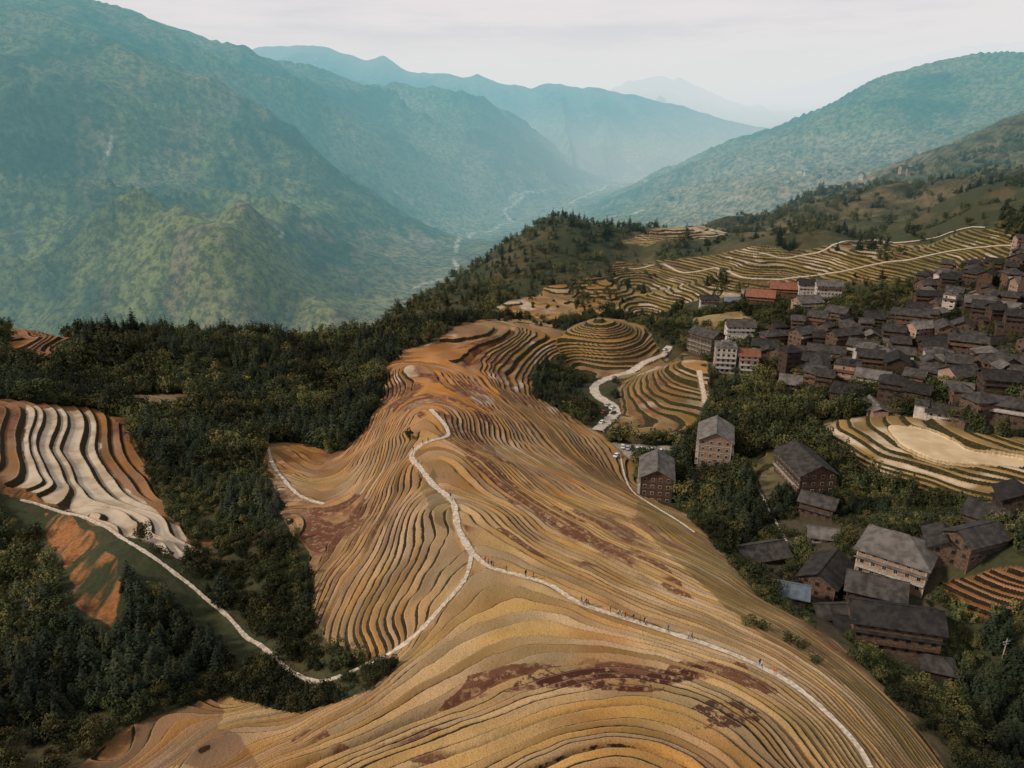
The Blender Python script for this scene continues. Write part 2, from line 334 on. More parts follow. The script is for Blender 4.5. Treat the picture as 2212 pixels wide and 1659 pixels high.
for pl in [[(820,790),(900,800),(1040,840),(1070,930),(1010,890),(940,850),(900,880),(850,900)],
           [(640,1130),(700,1090),(760,1060),(800,1110),(740,1210),(660,1180)],
           [(980,950),(1060,990),(1400,1190),(1520,1290),(1380,1240),(1100,1080)],
           [(860,880),(930,870),(1060,960),(1120,1020),(1000,970)],
           [(1000,1110),(1120,1160),(1300,1240),(1200,1215),(1040,1150)],
           [(950,760),(1080,720),(1160,770),(1060,800)],
           [(1000,1450),(1380,1430),(1640,1440),(1660,1480),(1300,1500),(900,1530)],
           [(640,1600),(1000,1600),(1100,1659),(560,1659)]]:
    RED[:nT]=np.maximum(RED[:nT],soft(pl)*1.)
for pl in [[(1150,1450),(1380,1450),(1540,1440),(1500,1475),(1300,1500),(1130,1490)],[(1470,1530),(1600,1520),(1650,1555),(1570,1585),(1480,1580)]]:
    SPK[:nT]=np.maximum(SPK[:nT],soft(pl,.6)*1.)
RED[:nT]=np.maximum(RED[:nT],.62*sstep(.0,.4,fbm(tx/26,ty/40,3,201)))
RED=np.stack([RED]).mean(0)
GR[:nT]=np.clip(flank*.8+ (reg['knoll']|reg['knoll2']|reg['mid']|reg['pond']|reg['small'])*.9+ .4*reg['left']+FM['oliveE'][:nT],0,1)
GR[:nT]=np.maximum(GR[:nT],.75*sstep(.0,.4,fbm(tx/30,ty/30,3,250)))
lw=inpoly(jx,jy,wpoly([(60,878),(205,888),(215,985),(250,1040),(330,1095),(400,1160),(430,1215),(365,1210),(250,1155),(130,1097),(40,1050),(50,960)]))
WET[:nT][lw&reg['left']]=1
wn=fbm(tx/40,ty/60,3,222)
WET[:nT]=np.maximum(WET[:nT],(reg['mid']|reg['far'])*sstep(.0,.3,wn)*.8)
WET[:nT]=np.maximum(WET[:nT],reg['pond']*.9)
WET[:nT]=np.maximum(WET[:nT],(reg['knoll2'])*sstep(0.,.3,fbm(tx/20,ty/20,2,229))*.7)
WET[:nT]=np.maximum(WET[:nT],reg['main']*sstep(.1,.4,fbm(tx/18,ty/30,3,223))*sstep(200,420,ty)*.8)
# far colours
fy=GY[nT:];fx=GX[nT:]
a1=fbm(fx/260,fy/420,5,301);a2=fbm(fx/90,fy/150,4,302);a3=fbm(fx/45,fy/60,3,303)
fc=np.zeros(fx.shape+(3,));fc[:]=(.060,.092,.045)
fc=lerp(fc,(.24,.255,.085),sstep(-.14,.30,a1+.5*a2+.25*a3)*.85)
fc=lerp(fc,(.34,.25,.13),sstep(.10,.5,a1*.6-a2+.2*a3+.1)*.75)
r_=fx/fy
low=sstep(-20,-160,H[nT:])*sstep(.12,.25,r_)*sstep(3700,3100,fy)*sstep(1500,1700,fy)
fc=lerp(fc,(.48,.34,.21),np.clip(low*(.7+.9*a2+.4*a3),0,.88))
hr2=sstep(.14,.2,r_)*sstep(1900,1500,fy);fc=lerp(fc,(.21,.16,.08),hr2*np.clip(.45+a2+.5*a3,0,1))
vf=sstep(-390,-450,H[nT:])*sstep(-.45,-.3,r_);fc=lerp(fc,(.36,.29,.16),np.clip(vf*(.6+a2),0,.85))
lowl=sstep(-180,-330,H[nT:])*sstep(-.12,-.2,r_)*sstep(2900,2400,fy);fc=lerp(fc,(.27,.27,.085),np.clip(lowl*(.35+1.1*a2+.5*a3),0,.8))
for pl,cc_ in [([(300,440),(420,430),(560,500),(700,570),(840,610),(700,640),(560,590),(440,560),(300,560)],(.28,.28,.08)),([(430,560),(560,600),(760,690),(600,700),(480,640)],(.26,.27,.07)),([(640,480),(900,480),(980,540),(880,560),(680,530)],(.36,.27,.15)),([(60,180),(170,170),(190,240),(90,260)],(.22,.25,.11)),([(420,300),(560,290),(720,380),(640,430),(480,380)],(.30,.28,.12)),([(0,380),(120,360),(90,520),(0,560)],(.22,.24,.1)),([(900,250),(1020,300),(960,350),(860,300)],(.32,.28,.14)),([(250,330),(380,350),(420,420),(280,400)],(.30,.27,.13))]:
    m=inpoly(fx+80*fbm(fx/120,fy/120,3,5),fy+80*fbm(fx/120,fy/120,3,6),wpoly(pl));fc=lerp(fc,cc_,m*np.clip(.6+1.1*a3,0,1))
C[nT:]=fc
back=(w[:nT]>.5)&(tm[:nT]<.5)&(hr[:nT]<.3);C[:nT][back]=(.06,.08,.035)
for pl,kf in [([(985,545),(990,520),(1020,505),(1060,500),(1080,485),(1110,480)],1.3),([(225,345),(235,325),(240,300)],1),([(980,560),(985,590),(920,612),(890,625)],1.2),([(1230,440),(1330,400),(1400,390)],1),([(1300,470),(1450,445),(1600,440)],1),([(590,490),(610,500),(600,510)],1),([(1100,430),(1120,420),(1180,412)],1),([(1110,480),(1090,455),(1130,425)],1)]:
    cv=catmull([survey(*q)[:2] for q in pl],6)
    for i in range(len(cv)-1):
        a=cv[i];b=cv[i+1];ab=b-a;L=ab@ab+1e-9;wd=.0021*a[1]*kf
        r0=max(np.searchsorted(Y,min(a[1],b[1])-wd*2),nT)-nT;r1=np.searchsorted(Y,max(a[1],b[1])+wd*2)-nT+1
        if r1<=r0: continue
        xs=fx[r0:r1];yy=fy[r0:r1];q=np.clip(((xs-a[0])*ab[0]+(yy-a[1])*ab[1])/L,0,1)
        dd=np.hypot(xs-a[0]-q*ab[0],yy-a[1]-q*ab[1]);C[nT+r0:nT+r1]=lerp(C[nT+r0:nT+r1],(.65,.55,.45),(1-sstep(wd*.6,wd*1.5,dd))*.8)
print('cover',time.time()-T0)
# ---------------------------------------------------------------- node helpers
def new_mat(name):
    m=bpy.data.materials.new(name);m.use_nodes=True;nt=m.node_tree;nt.nodes.clear()
    try: m.cycles.emission_sampling='NONE'
    except Exception: pass
    return m,nt
def N(nt,t,**k):
    n=nt.nodes.new(t)
    for a,b in k.items(): setattr(n,a,b)
    return n
def math_(nt,op,a,b=None,c=None,clamp=False):
    n=nt.nodes.new('ShaderNodeMath');n.operation=op;n.use_clamp=clamp
    for i,x in enumerate((a,b,c)):
        if x is None: continue
        if isinstance(x,(int,float)): n.inputs[i].default_value=x
        else: nt.links.new(x,n.inputs[i])
    return n.outputs[0]
def mixc(nt,f,a,b):
    n=nt.nodes.new('ShaderNodeMix');n.data_type='RGBA'
    for s,x in ((n.inputs[0],f),(n.inputs[6],a),(n.inputs[7],b)):
        if isinstance(x,(int,float)): s.default_value=x
        elif isinstance(x,tuple): s.default_value=(*x,1)
        else: nt.links.new(x,s)
    return n.outputs[2]
def mrange(nt,x,a,b,c=0,d=1,smooth=True):
    n=nt.nodes.new('ShaderNodeMapRange');n.interpolation_type='SMOOTHSTEP' if smooth else 'LINEAR'
    nt.links.new(x,n.inputs[0])
    for i,v in zip((1,2,3,4),(a,b,c,d)): n.inputs[i].default_value=v
    return n.outputs[0]
def noise(nt,scale,detail=3,vec=None,rough=.55):
    n=nt.nodes.new('ShaderNodeTexNoise');n.inputs['Scale'].default_value=scale;n.inputs['Detail'].default_value=detail;n.inputs['Roughness'].default_value=rough
    if vec is not None: nt.links.new(vec,n.inputs['Vector'])
    return n
hg=bpy.data.node_groups.new('painted_haze','ShaderNodeTree')  # aerial haze painted into each material as emission, growing with distance from origin
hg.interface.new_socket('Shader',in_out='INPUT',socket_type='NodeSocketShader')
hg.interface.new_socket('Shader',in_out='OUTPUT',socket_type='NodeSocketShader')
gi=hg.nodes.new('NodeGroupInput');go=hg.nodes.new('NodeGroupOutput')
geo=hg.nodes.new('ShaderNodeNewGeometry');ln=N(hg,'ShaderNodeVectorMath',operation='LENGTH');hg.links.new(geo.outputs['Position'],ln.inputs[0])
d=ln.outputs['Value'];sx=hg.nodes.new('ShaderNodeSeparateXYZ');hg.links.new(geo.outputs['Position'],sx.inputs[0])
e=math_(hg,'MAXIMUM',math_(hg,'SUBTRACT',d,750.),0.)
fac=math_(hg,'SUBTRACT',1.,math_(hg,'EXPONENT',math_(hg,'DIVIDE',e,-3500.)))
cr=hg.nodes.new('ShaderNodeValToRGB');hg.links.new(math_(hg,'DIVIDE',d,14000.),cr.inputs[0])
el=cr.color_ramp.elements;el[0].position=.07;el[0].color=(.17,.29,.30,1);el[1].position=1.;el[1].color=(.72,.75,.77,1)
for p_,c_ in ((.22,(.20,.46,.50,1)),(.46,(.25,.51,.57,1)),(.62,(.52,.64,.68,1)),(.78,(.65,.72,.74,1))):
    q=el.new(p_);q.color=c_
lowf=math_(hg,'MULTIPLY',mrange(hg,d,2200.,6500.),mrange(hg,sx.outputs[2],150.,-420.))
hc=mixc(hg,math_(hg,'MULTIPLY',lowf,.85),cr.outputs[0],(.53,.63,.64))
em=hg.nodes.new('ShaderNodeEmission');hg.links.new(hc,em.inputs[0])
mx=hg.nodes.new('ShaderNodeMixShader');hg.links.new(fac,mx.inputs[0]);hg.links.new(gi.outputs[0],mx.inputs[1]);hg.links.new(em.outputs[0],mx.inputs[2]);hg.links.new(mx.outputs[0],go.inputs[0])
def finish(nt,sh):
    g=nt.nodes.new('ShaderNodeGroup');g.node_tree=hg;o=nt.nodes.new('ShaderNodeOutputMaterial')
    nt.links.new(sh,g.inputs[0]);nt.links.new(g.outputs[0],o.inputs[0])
def simple(name,c1,c2=None,scale=1.,rough=.85,bump=0,objrand=0.,tile=None,metal=0):
    m,nt=new_mat(name);c2=c2 or tuple(x*.65 for x in c1)
    tcn=nt.nodes.new('ShaderNodeTexCoord')
    ns=noise(nt,scale,4,tcn.outputs['Object'])
    col=mixc(nt,mrange(nt,ns.outputs[0],.35,.65),c1,c2)
    if objrand:
        oi=nt.nodes.new('ShaderNodeObjectInfo');hs=nt.nodes.new('ShaderNodeHueSaturation')
        nt.links.new(col,hs.inputs['Color']);nt.links.new(mrange(nt,oi.outputs['Random'],0,1,1-objrand,1+objrand,False),hs.inputs['Value']);col=hs.outputs[0]
    b=nt.nodes.new('ShaderNodeBsdfPrincipled');b.inputs['Roughness'].default_value=rough;b.inputs['Metallic'].default_value=metal
    b.inputs['Specular IOR Level'].default_value=.2
    if tile:
        ax,sc,dark=tile
        wv=nt.nodes.new('ShaderNodeTexWave');wv.bands_direction=ax;wv.inputs['Scale'].default_value=sc;wv.inputs['Distortion'].default_value=.6;wv.inputs['Detail'].default_value=1
        nt.links.new(tcn.outputs['Object'],wv.inputs[0])
        col=mixc(nt,math_(nt,'MULTIPLY',wv.outputs[1],dark),col,tuple(x*.35 for x in c2))
        bp=nt.nodes.new('ShaderNodeBump');bp.inputs['Distance'].default_value=.1;bp.inputs['Strength'].default_value=.7;nt.links.new(wv.outputs[1],bp.inputs['Height']);nt.links.new(bp.outputs[0],b.inputs['Normal'])
    elif bump:
        bp=nt.nodes.new('ShaderNodeBump');bp.inputs['Distance'].default_value=bump;nt.links.new(ns.outputs[0],bp.inputs['Height']);nt.links.new(bp.outputs[0],b.inputs['Normal'])
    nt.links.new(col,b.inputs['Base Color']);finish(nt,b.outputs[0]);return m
# terrain material ---------------------------------------------------
m_ter,nt=new_mat('terraced_hillside')
def attr(n,o='Fac'):
    a=nt.nodes.new('ShaderNodeAttribute');a.attribute_name=n;return a.outputs[o]
geo=nt.nodes.new('ShaderNodeNewGeometry');pos=geo.outputs['Position']
t=attr('terrace_phase');tmask=attr('terrace_mask');base=attr('ground_tint','Color');rfa=attr('riser_share');red=attr('weeds');spk=attr('speckle');wet=attr('wet');gr=attr('green')
nf=noise(nt,.9,4,pos);nm=noise(nt,.12,4,pos);nxf=noise(nt,3.5,2,pos);nsp=noise(nt,.55,6,pos,.7)
t2=math_(nt,'ADD',t,math_(nt,'MULTIPLY',math_(nt,'MULTIPLY',math_(nt,'SUBTRACT',nf.outputs[0],.5),.55),rfa))
fr=math_(nt,'FRACT',t2);ix=math_(nt,'FLOOR',t2)
sxyz=nt.nodes.new('ShaderNodeSeparateXYZ');nt.links.new(pos,sxyz.inputs[0])
def idxnoise(s,k,sc):
    cx=nt.nodes.new('ShaderNodeCombineXYZ')
    nt.links.new(math_(nt,'MULTIPLY',sxyz.outputs[0],s),cx.inputs[0]);nt.links.new(math_(nt,'MULTIPLY',sxyz.outputs[1],s),cx.inputs[1]);nt.links.new(math_(nt,'MULTIPLY',ix,k),cx.inputs[2])
    return noise(nt,sc,2,cx.outputs[0]).outputs[0]
npr=idxnoise(.035,3.71,1.);npr2=idxnoise(.022,1.93,1.3)
hs=nt.nodes.new('ShaderNodeHueSaturation');nt.links.new(base,hs.inputs['Color'])
nt.links.new(mrange(nt,npr,.3,.7,.62,1.28),hs.inputs['Value'])
nt.links.new(mrange(nt,npr2,.3,.7,1.15,.85),hs.inputs['Saturation'])
tread=hs.outputs[0]
tread=mixc(nt,math_(nt,'MULTIPLY',mrange(nt,nxf.outputs[0],.45,.7),.42),tread,(.15,.085,.038))
tread=mixc(nt,math_(nt,'MULTIPLY',mrange(nt,nm.outputs[0],.5,.7),.25),tread,(.20,.16,.06))
rband=math_(nt,'MULTIPLY',mrange(nt,npr2,.47,.52),mrange(nt,red,.1,.9),None,True)
rband=math_(nt,'MULTIPLY',rband,mrange(nt,nsp.outputs[0],.38,.50,.25,1.))
rspk=math_(nt,'MULTIPLY',mrange(nt,math_(nt,'ADD',nsp.outputs[0],math_(nt,'MULTIPLY',math_(nt,'SUBTRACT',npr2,.5),.5)),.48,.55),spk,None,True)
tread=mixc(nt,math_(nt,'MULTIPLY',rband,.85),tread,(.110,.026,.014))
tread=mixc(nt,math_(nt,'MULTIPLY',rspk,.9),tread,(.055,.014,.010))
wfac=math_(nt,'MULTIPLY',wet,mrange(nt,npr2,.48,.55),None,True)
wetall=math_(nt,'MAXIMUM',wfac,mrange(nt,wet,.97,1.))
wcol=mixc(nt,mrange(nt,nm.outputs[0],.4,.65),(.60,.47,.33),(.40,.28,.165))
tread=mixc(nt,wetall,tread,wcol)
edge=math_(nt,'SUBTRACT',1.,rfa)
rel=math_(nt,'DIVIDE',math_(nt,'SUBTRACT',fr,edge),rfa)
foot_shade=mrange(nt,rel,-.6,0.)  # shadow below each riser, painted into the tread colour
tread=mixc(nt,math_(nt,'MULTIPLY',foot_shade,.35),tread,(.10,.052,.022))
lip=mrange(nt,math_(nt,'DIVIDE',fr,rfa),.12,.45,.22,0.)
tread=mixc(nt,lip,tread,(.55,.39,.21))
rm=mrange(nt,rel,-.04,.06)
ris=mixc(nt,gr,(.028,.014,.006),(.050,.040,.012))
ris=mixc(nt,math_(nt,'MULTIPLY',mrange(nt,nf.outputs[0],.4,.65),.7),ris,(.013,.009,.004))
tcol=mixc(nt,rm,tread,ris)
gnd=mixc(nt,math_(nt,'MULTIPLY',mrange(nt,nf.outputs[0],.4,.7),.5),base,(.025,.028,.012))
isfield=mrange(nt,wet,-.5,-.9);gnd=mixc(nt,isfield,gnd,mixc(nt,mrange(nt,nm.outputs[0],.35,.7),base,(.50,.36,.20)))
nfar=noise(nt,.05,7,pos,.72);dist=N(nt,'ShaderNodeVectorMath',operation='LENGTH');nt.links.new(pos,dist.inputs[0])
farm=mrange(nt,dist.outputs['Value'],900,1300)
hs2=nt.nodes.new('ShaderNodeHueSaturation');nt.links.new(base,hs2.inputs['Color']);nt.links.new(mrange(nt,nfar.outputs[0],.38,.62,.40,1.6),hs2.inputs['Value'])
gnd=mixc(nt,farm,gnd,hs2.outputs[0])
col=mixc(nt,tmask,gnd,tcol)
b=nt.nodes.new('ShaderNodeBsdfPrincipled');nt.links.new(col,b.inputs['Base Color']);b.inputs['Specular IOR Level'].default_value=.2
wr=math_(nt,'MULTIPLY',math_(nt,'MULTIPLY',wetall,tmask),math_(nt,'SUBTRACT',1.,rm))
nt.links.new(mrange(nt,wr,0,1,.92,.4,False),b.inputs['Roughness'])
bh=math_(nt,'ADD',math_(nt,'MULTIPLY',nf.outputs[0],.25),math_(nt,'MULTIPLY',nxf.outputs[0],.14))
bh=math_(nt,'MULTIPLY',bh,math_(nt,'SUBTRACT',1.,math_(nt,'MAXIMUM',wr,isfield)))
bh=math_(nt,'ADD',bh,math_(nt,'MULTIPLY',math_(nt,'MULTIPLY',nfar.outputs[0],farm),46.))
bp=nt.nodes.new('ShaderNodeBump');bp.inputs['Distance'].default_value=1.;bp.inputs['Strength'].default_value=.9;nt.links.new(bh,bp.inputs['Height']);nt.links.new(bp.outputs[0],b.inputs['Normal'])
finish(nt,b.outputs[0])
WET[:nT][jf]=-1
me=bpy.data.meshes.new('terrain');nv=NR*NC
me.vertices.add(nv);co=np.stack([GX,GY,Z],-1).astype(np.float32).ravel();me.vertices.foreach_set('co',co)
idx=np.arange(nv,dtype=np.int32).reshape(NR,NC)
q=np.stack([idx[:-1,:-1],idx[:-1,1:],idx[1:,1:],idx[1:,:-1]],-1).reshape(-1,4)
me.loops.add(q.size);me.loops.foreach_set('vertex_index',q.ravel())
me.polygons.add(len(q));me.polygons.foreach_set('loop_start',np.arange(0,q.size,4,dtype=np.int32))
me.polygons.foreach_set('use_smooth',np.ones(len(q),bool))
me.update(calc_edges=True)
for nme,G in (('terrace_phase',tt),('terrace_mask',tm),('riser_share',RF),('weeds',RED),('speckle',SPK),('wet',WET),('green',GR)):
    if nme=='terrace_mask':
        G=G.copy();G[:nT]*=(1-.6*pm)
    a=me.attributes.new(nme,'FLOAT','POINT');a.data.foreach_set('value',G.astype(np.float32).ravel())
a=me.attributes.new('ground_tint','FLOAT_COLOR','POINT');a.data.foreach_set('color',np.concatenate([np.clip(C,0,1),np.ones((NR,NC,1))],-1).astype(np.float32).ravel())
me.materials.append(m_ter)
ter=bpy.data.objects.new('terrain',me);COL.objects.link(ter)
ter['kind']='structure';ter['category']='hillside';ter['label']='terraced brown rice fields on steep green mountain slopes'
print('terrain',time.time()-T0)
# ---------------------------------------------------------------- mesh builder
class MB:
    def __init__(s): s.v=[];s.f=[];s.m=[]
    def poly(s,p,m=0):
        i=len(s.v);s.v+=p;s.f.append(tuple(range(i,i+len(p))));s.m.append(m)
    def box(s,x0,x1,y0,y1,z0,z1,m=0):
        i=len(s.v);s.v+=[(x0,y0,z0),(x1,y0,z0),(x1,y1,z0),(x0,y1,z0),(x0,y0,z1),(x1,y0,z1),(x1,y1,z1),(x0,y1,z1)]
        for f in ((0,3,2,1),(4,5,6,7),(0,1,5,4),(1,2,6,5),(2,3,7,6),(3,0,4,7)): s.f.append(tuple(i+k for k in f));s.m.append(m)
    def hexa(s,p,m=0):
        i=len(s.v);s.v+=p
        for f in ((0,3,2,1),(4,5,6,7),(0,1,5,4),(1,2,6,5),(2,3,7,6),(3,0,4,7)): s.f.append(tuple(i+k for k in f));s.m.append(m)
    def cyl(s,c,r,ax,l,n=12,m=0):
        i=len(s.v)
        for e in(-l/2,l/2):
            for k in range(n):
                a=2*math.pi*k/n;p=[0,0,0];o=[j for j in range(3) if j!=ax];p[ax]=c[ax]+e;p[o[0]]=c[o[0]]+r*math.cos(a);p[o[1]]=c[o[1]]+r*math.sin(a);s.v.append(tuple(p))
        for k in range(n): s.f.append((i+k,i+(k+1)%n,i+n+(k+1)%n,i+n+k));s.m.append(m)
        s.f.append(tuple(i+k for k in range(n))[::-1]);s.m.append(m);s.f.append(tuple(i+n+k for k in range(n)));s.m.append(m)
    def mesh(s,name,mats,smooth=False):
        me=bpy.data.meshes.new(name);me.from_pydata(s.v,[],s.f)
        for x in mats: me.materials.append(x)
        me.polygons.foreach_set('material_index',s.m)
        if smooth: me.polygons.foreach_set('use_smooth',[True]*len(s.f))
        me.update();return me
def add(name,data,loc=(0,0,0),rz=0,parent=None,scale=1,**props):
    o=bpy.data.objects.new(name,data);COL.objects.link(o);o.location=loc;o.rotation_euler=(0,0,rz)
    o.scale=(scale,)*3 if not hasattr(scale,'__len__') else scale
    if parent: o.parent=parent
    for k,v in props.items(): o[k]=v
    return o
m_stone=simple('pale_path_stone',(.68,.58,.47),(.42,.33,.24),1.3,.9,.03)
m_road=simple('pale_concrete_road',(.60,.50,.40),(.42,.35,.28),.4,.9,.02)
def ribbon(name,cv,wd,mat,label,lift=.12):
    L=np.r_[0,np.cumsum(np.hypot(*np.diff(cv,axis=0).T))];n=max(int(L[-1]/.8),4);s=np.linspace(0,L[-1],n)
    x=np.interp(s,L,cv[:,0]);y=np.interp(s,L,cv[:,1]);tx_=np.gradient(x);ty_=np.gradient(y);l=np.hypot(tx_,ty_)+1e-9
    nx,ny=-ty_/l,tx_/l;wv=wd*.5*(1+.2*fbm(s/3,s*0,2,8)+.12*rng.standard_normal(n))
    zc=glook(H,x,y);zc=np.convolve(np.pad(zc,3,mode='edge'),np.ones(7)/7,'valid')+lift
    v=[];f=[]
    for i in range(n):
        for sgn,dz in ((1,-.8),(1,0),(-1,0),(-1,-.8)): v.append((x[i]+sgn*nx[i]*wv[i],y[i]+sgn*ny[i]*wv[i],zc[i]+dz))
        if i:
            a=4*(i-1);b=4*i
            for k in range(3): f.append((a+k,a+k+1,b+k+1,b+k))
    me=bpy.data.meshes.new(name);me.from_pydata(v,[],f);me.materials.append(mat);me.update()
    return add(name,me,kind='structure',category='path',label=label)
for k,(cv,wd) in PW.items():
    if k=='road': ribbon('village_road',cv,wd,m_road,'pale concrete road curving below terraced knolls',.4)
    else: ribbon('stone_path',cv,wd,m_stone,'pale flagstone footpath winding across the rice terraces',.14 if k not in('midtrack','crestrack') else .8)
# ---------------------------------------------------------------- trees
def leafmesh(name,P_,N_,S_,mat,asp=1.):
    n=len(P_);N_=N_/np.linalg.norm(N_,axis=1,keepdims=True)
    r=rng.standard_normal((n,3));t1=np.cross(N_,r);t1/=np.linalg.norm(t1,axis=1,keepdims=True);t2=np.cross(N_,t1)
    S=S_[:,None];co=np.stack([P_-t1*S*asp,P_-t2*S*.8+N_*S*.25,P_+t1*S*asp,P_+t2*S*.8-N_*S*.1],1).reshape(-1,3)
    me=bpy.data.meshes.new(name);me.from_pydata(co.tolist(),[],np.arange(4*n).reshape(-1,4).tolist());me.materials.append(mat);me.update();return me
def foliage(name,c1,c2,c3):
    m,nt=new_mat(name)
    geo=nt.nodes.new('ShaderNodeNewGeometry');oi=nt.nodes.new('ShaderNodeObjectInfo');ns=noise(nt,.8,3,geo.outputs['Position']);nb=noise(nt,.03,3,geo.outputs['Position'])
    c=mixc(nt,mrange(nt,ns.outputs[0],.35,.65),c1,c2);c=mixc(nt,math_(nt,'MULTIPLY',mrange(nt,oi.outputs['Random'],.5,1.),.85),c,c3)
    hs=nt.nodes.new('ShaderNodeHueSaturation');nt.links.new(c,hs.inputs['Color']);nt.links.new(mrange(nt,nb.outputs[0],.35,.65,.45,1.5),hs.inputs['Value'])
    b=nt.nodes.new('ShaderNodeBsdfPrincipled');b.inputs['Roughness'].default_value=.75;b.inputs['Specular IOR Level'].default_value=.12
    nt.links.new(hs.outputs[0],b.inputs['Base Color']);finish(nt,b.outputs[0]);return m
f_con=foliage('conifer_needles',(.014,.022,.013),(.028,.037,.018),(.045,.047,.021))
f_brd=foliage('broadleaf_foliage',(.027,.036,.015),(.056,.062,.022),(.13,.105,.035))
f_bam=foliage('bamboo_foliage',(.052,.063,.024),(.090,.093,.033),(.15,.125,.045))
f_yel=foliage('yellow_blossom',(.7,.5,.06),(.5,.34,.05),(.6,.46,.08))
m_bark=simple('bark',(.09,.065,.045),(.05,.038,.028),3)
def trunk_mesh(h,r,limbs):
    b=MB()
    def tube(p,q,r0,r1,n=6):
        p=Vector(p);q=Vector(q);d=(q-p).normalized();a=d.orthogonal().normalized();c=d.cross(a);i=len(b.v)
        for o,rr in((p,r0),(q,r1)):
            for k in range(n):
                t=2*math.pi*k/n;b.v.append(tuple(o+a*rr*math.cos(t)+c*rr*math.sin(t)))
        for k in range(n): b.f.append((i+k,i+(k+1)%n,i+n+(k+1)%n,i+n+k));b.m.append(0)
    p0=(0,0,-1)
    for i in range(4):
        q=(random.uniform(-.02,.02)*h,random.uniform(-.02,.02)*h,h*(i+1)/4);tube(p0,q,r*(1-i*.22),r*(1-(i+1)*.22));p0=q
    for k in range(limbs):
        a=random.uniform(0,6.3);z=h*random.uniform(.35,.8);tube((0,0,z),(math.cos(a)*h*.28,math.sin(a)*h*.28,z+h*.16),r*.4,r*.12,5)
    return b.mesh('trunk',[m_bark],True)
def conifer(i):
    h=random.uniform(9,12);P_=[];N_=[];S_=[];sk=random.uniform(.95,1.35)
    lv=17
    for l in range(lv):
        q=l/(lv-1);z=1.2+q*(h-1.2);R=(2.4*(1-q)**.75+.15)*sk*random.uniform(.7,1.2);nb=max(4,int(11*(1-q)+4));o=random.uniform(0,6)
        for k in range(nb):
            a=o+2*math.pi*k/nb+random.uniform(-.25,.25)
            for s in (np.linspace(.45,1,2) if q<.75 else (.8,)):
                rr=R*s*random.uniform(.75,1.2);P_.append((math.cos(a)*rr,math.sin(a)*rr,z-rr*.25+random.uniform(-.25,.25)))
                N_.append((math.cos(a)*.5+random.gauss(0,.25),math.sin(a)*.5+random.gauss(0,.25),.9));S_.append(.62*(.55+.6*(1-q))*random.uniform(.7,1.25))
    for k in range(3): P_.append((0,0,h+.1*k));N_.append((1,random.random(),0));S_.append(.28)
    return leafmesh('conifer_crown',np.array(P_),np.array(N_),np.array(S_),f_con)
def broad(i,mat=None):
    P_=[];N_=[];S_=[]
    lobes=[(random.gauss(0,1.6),random.gauss(0,1.6),random.uniform(2.4,6.4),random.uniform(1.1,2.1)) for _ in range(8)]+[(0,0,4.6,2.2)]
    for lx,ly,lz,lr in lobes:
        n=int(30*lr*lr/1.6)
        for k in range(n):
            d=np.array([random.gauss(0,1) for _ in range(3)]);d/=np.linalg.norm(d)
            if d[2]<-.4: continue
            rr=lr*random.uniform(.75,1.08);P_.append((lx+d[0]*rr,ly+d[1]*rr,lz+d[2]*rr*.8))
            N_.append(d+np.array([random.gauss(0,.45) for _ in range(3)])+(0,0,.3));S_.append(random.uniform(.24,.5))
    return leafmesh('broadleaf_crown',np.array(P_),np.array(N_),np.array(S_),mat or f_brd)
def bamboo(i):
    P_=[];N_=[];S_=[]
    for c in range(14):
        a=random.uniform(0,6.3);r0=random.uniform(0,1.1);h=random.uniform(6,9.5);bend=random.uniform(.8,2.2)
        for k in range(24):
            q=random.uniform(.2,1);x=math.cos(a)*(r0+bend*q*q*1.2);y=math.sin(a)*(r0+bend*q*q*1.2);z=h*q-(bend*.4*q**4)
            s=.75*(1.15-q*.75);P_.append((x+random.gauss(0,s*.6),y+random.gauss(0,s*.6),z+random.gauss(0,s*.4)))
            N_.append((random.gauss(0,.6)+math.cos(a),random.gauss(0,.6)+math.sin(a),1.));S_.append(random.uniform(.22,.42))
    return leafmesh('bamboo_crown',np.array(P_),np.array(N_),np.array(S_),f_bam,1.3)
CR={'conifer':[conifer(i) for i in range(5)],'broad':[broad(i) for i in range(6)],'bamboo':[bamboo(i) for i in range(4)]}
TR={'conifer':trunk_mesh(8,.2,0),'broad':trunk_mesh(5,.28,7),'bamboo':trunk_mesh(6,.12,5)}
def scatter(n,y0,y1,a0=-.84,a1=.84):
    y=(y0**2+(y1**2-y0**2)*rng.random(n))**.5;a=rng.uniform(a0,a1,n);return a*(y+40),y
def nearest(G,x,y):
    r=np.clip(np.round(np.interp(y,Y,aidx)).astype(int),0,NR-1);c=np.clip(np.round((x/(y+40)+.86)/1.72*(NC-1)).astype(int),0,NC-1);return G[r,c]
TX=[];TY=[];EX=[]
for n,y0,y1,a0,a1,ex in ((31000,60,380,-.84,.84,0),(17000,380,640,-.84,.84,0),(23000,640,1500,-.84,.84,0),(24000,90,320,-.6,-.05,1),(14000,90,300,.2,.7,1)):
    x,y=scatter(n,y0,y1,a0,a1);TX.append(x);TY.append(y);EX.append(np.full(n,ex))
TX=np.concatenate(TX);TY=np.concatenate(TY);EX=np.concatenate(EX)
PMf=np.zeros((NR,NC));PMf[:nT]=pm
MIDf=np.zeros((NR,NC),bool);MIDf[:nT]=reg['mid']
cl=fbm(TX/25,TY/25,3,400);cs_=fbm(TX/10,TY/10,2,401)
grove=nearest(MIDf,TX,TY)&(fbm(TX/34,TY/34,3,405)>.26)&(EX==0)
keep=((nearest(tm,TX,TY)<.5)|grove)&(nearest(PMf,TX,TY)<.05)&(nearest(ffm,TX,TY)<.5)
bl=nearest(FM['grassW'],TX,TY);be=nearest(FM['grassE'],TX,TY);bc=nearest(FM['clear'],TX,TY)
shr=(bl|be|bc)
keep&=~((EX==1)&~shr)
so=np.zeros(len(TX),bool)
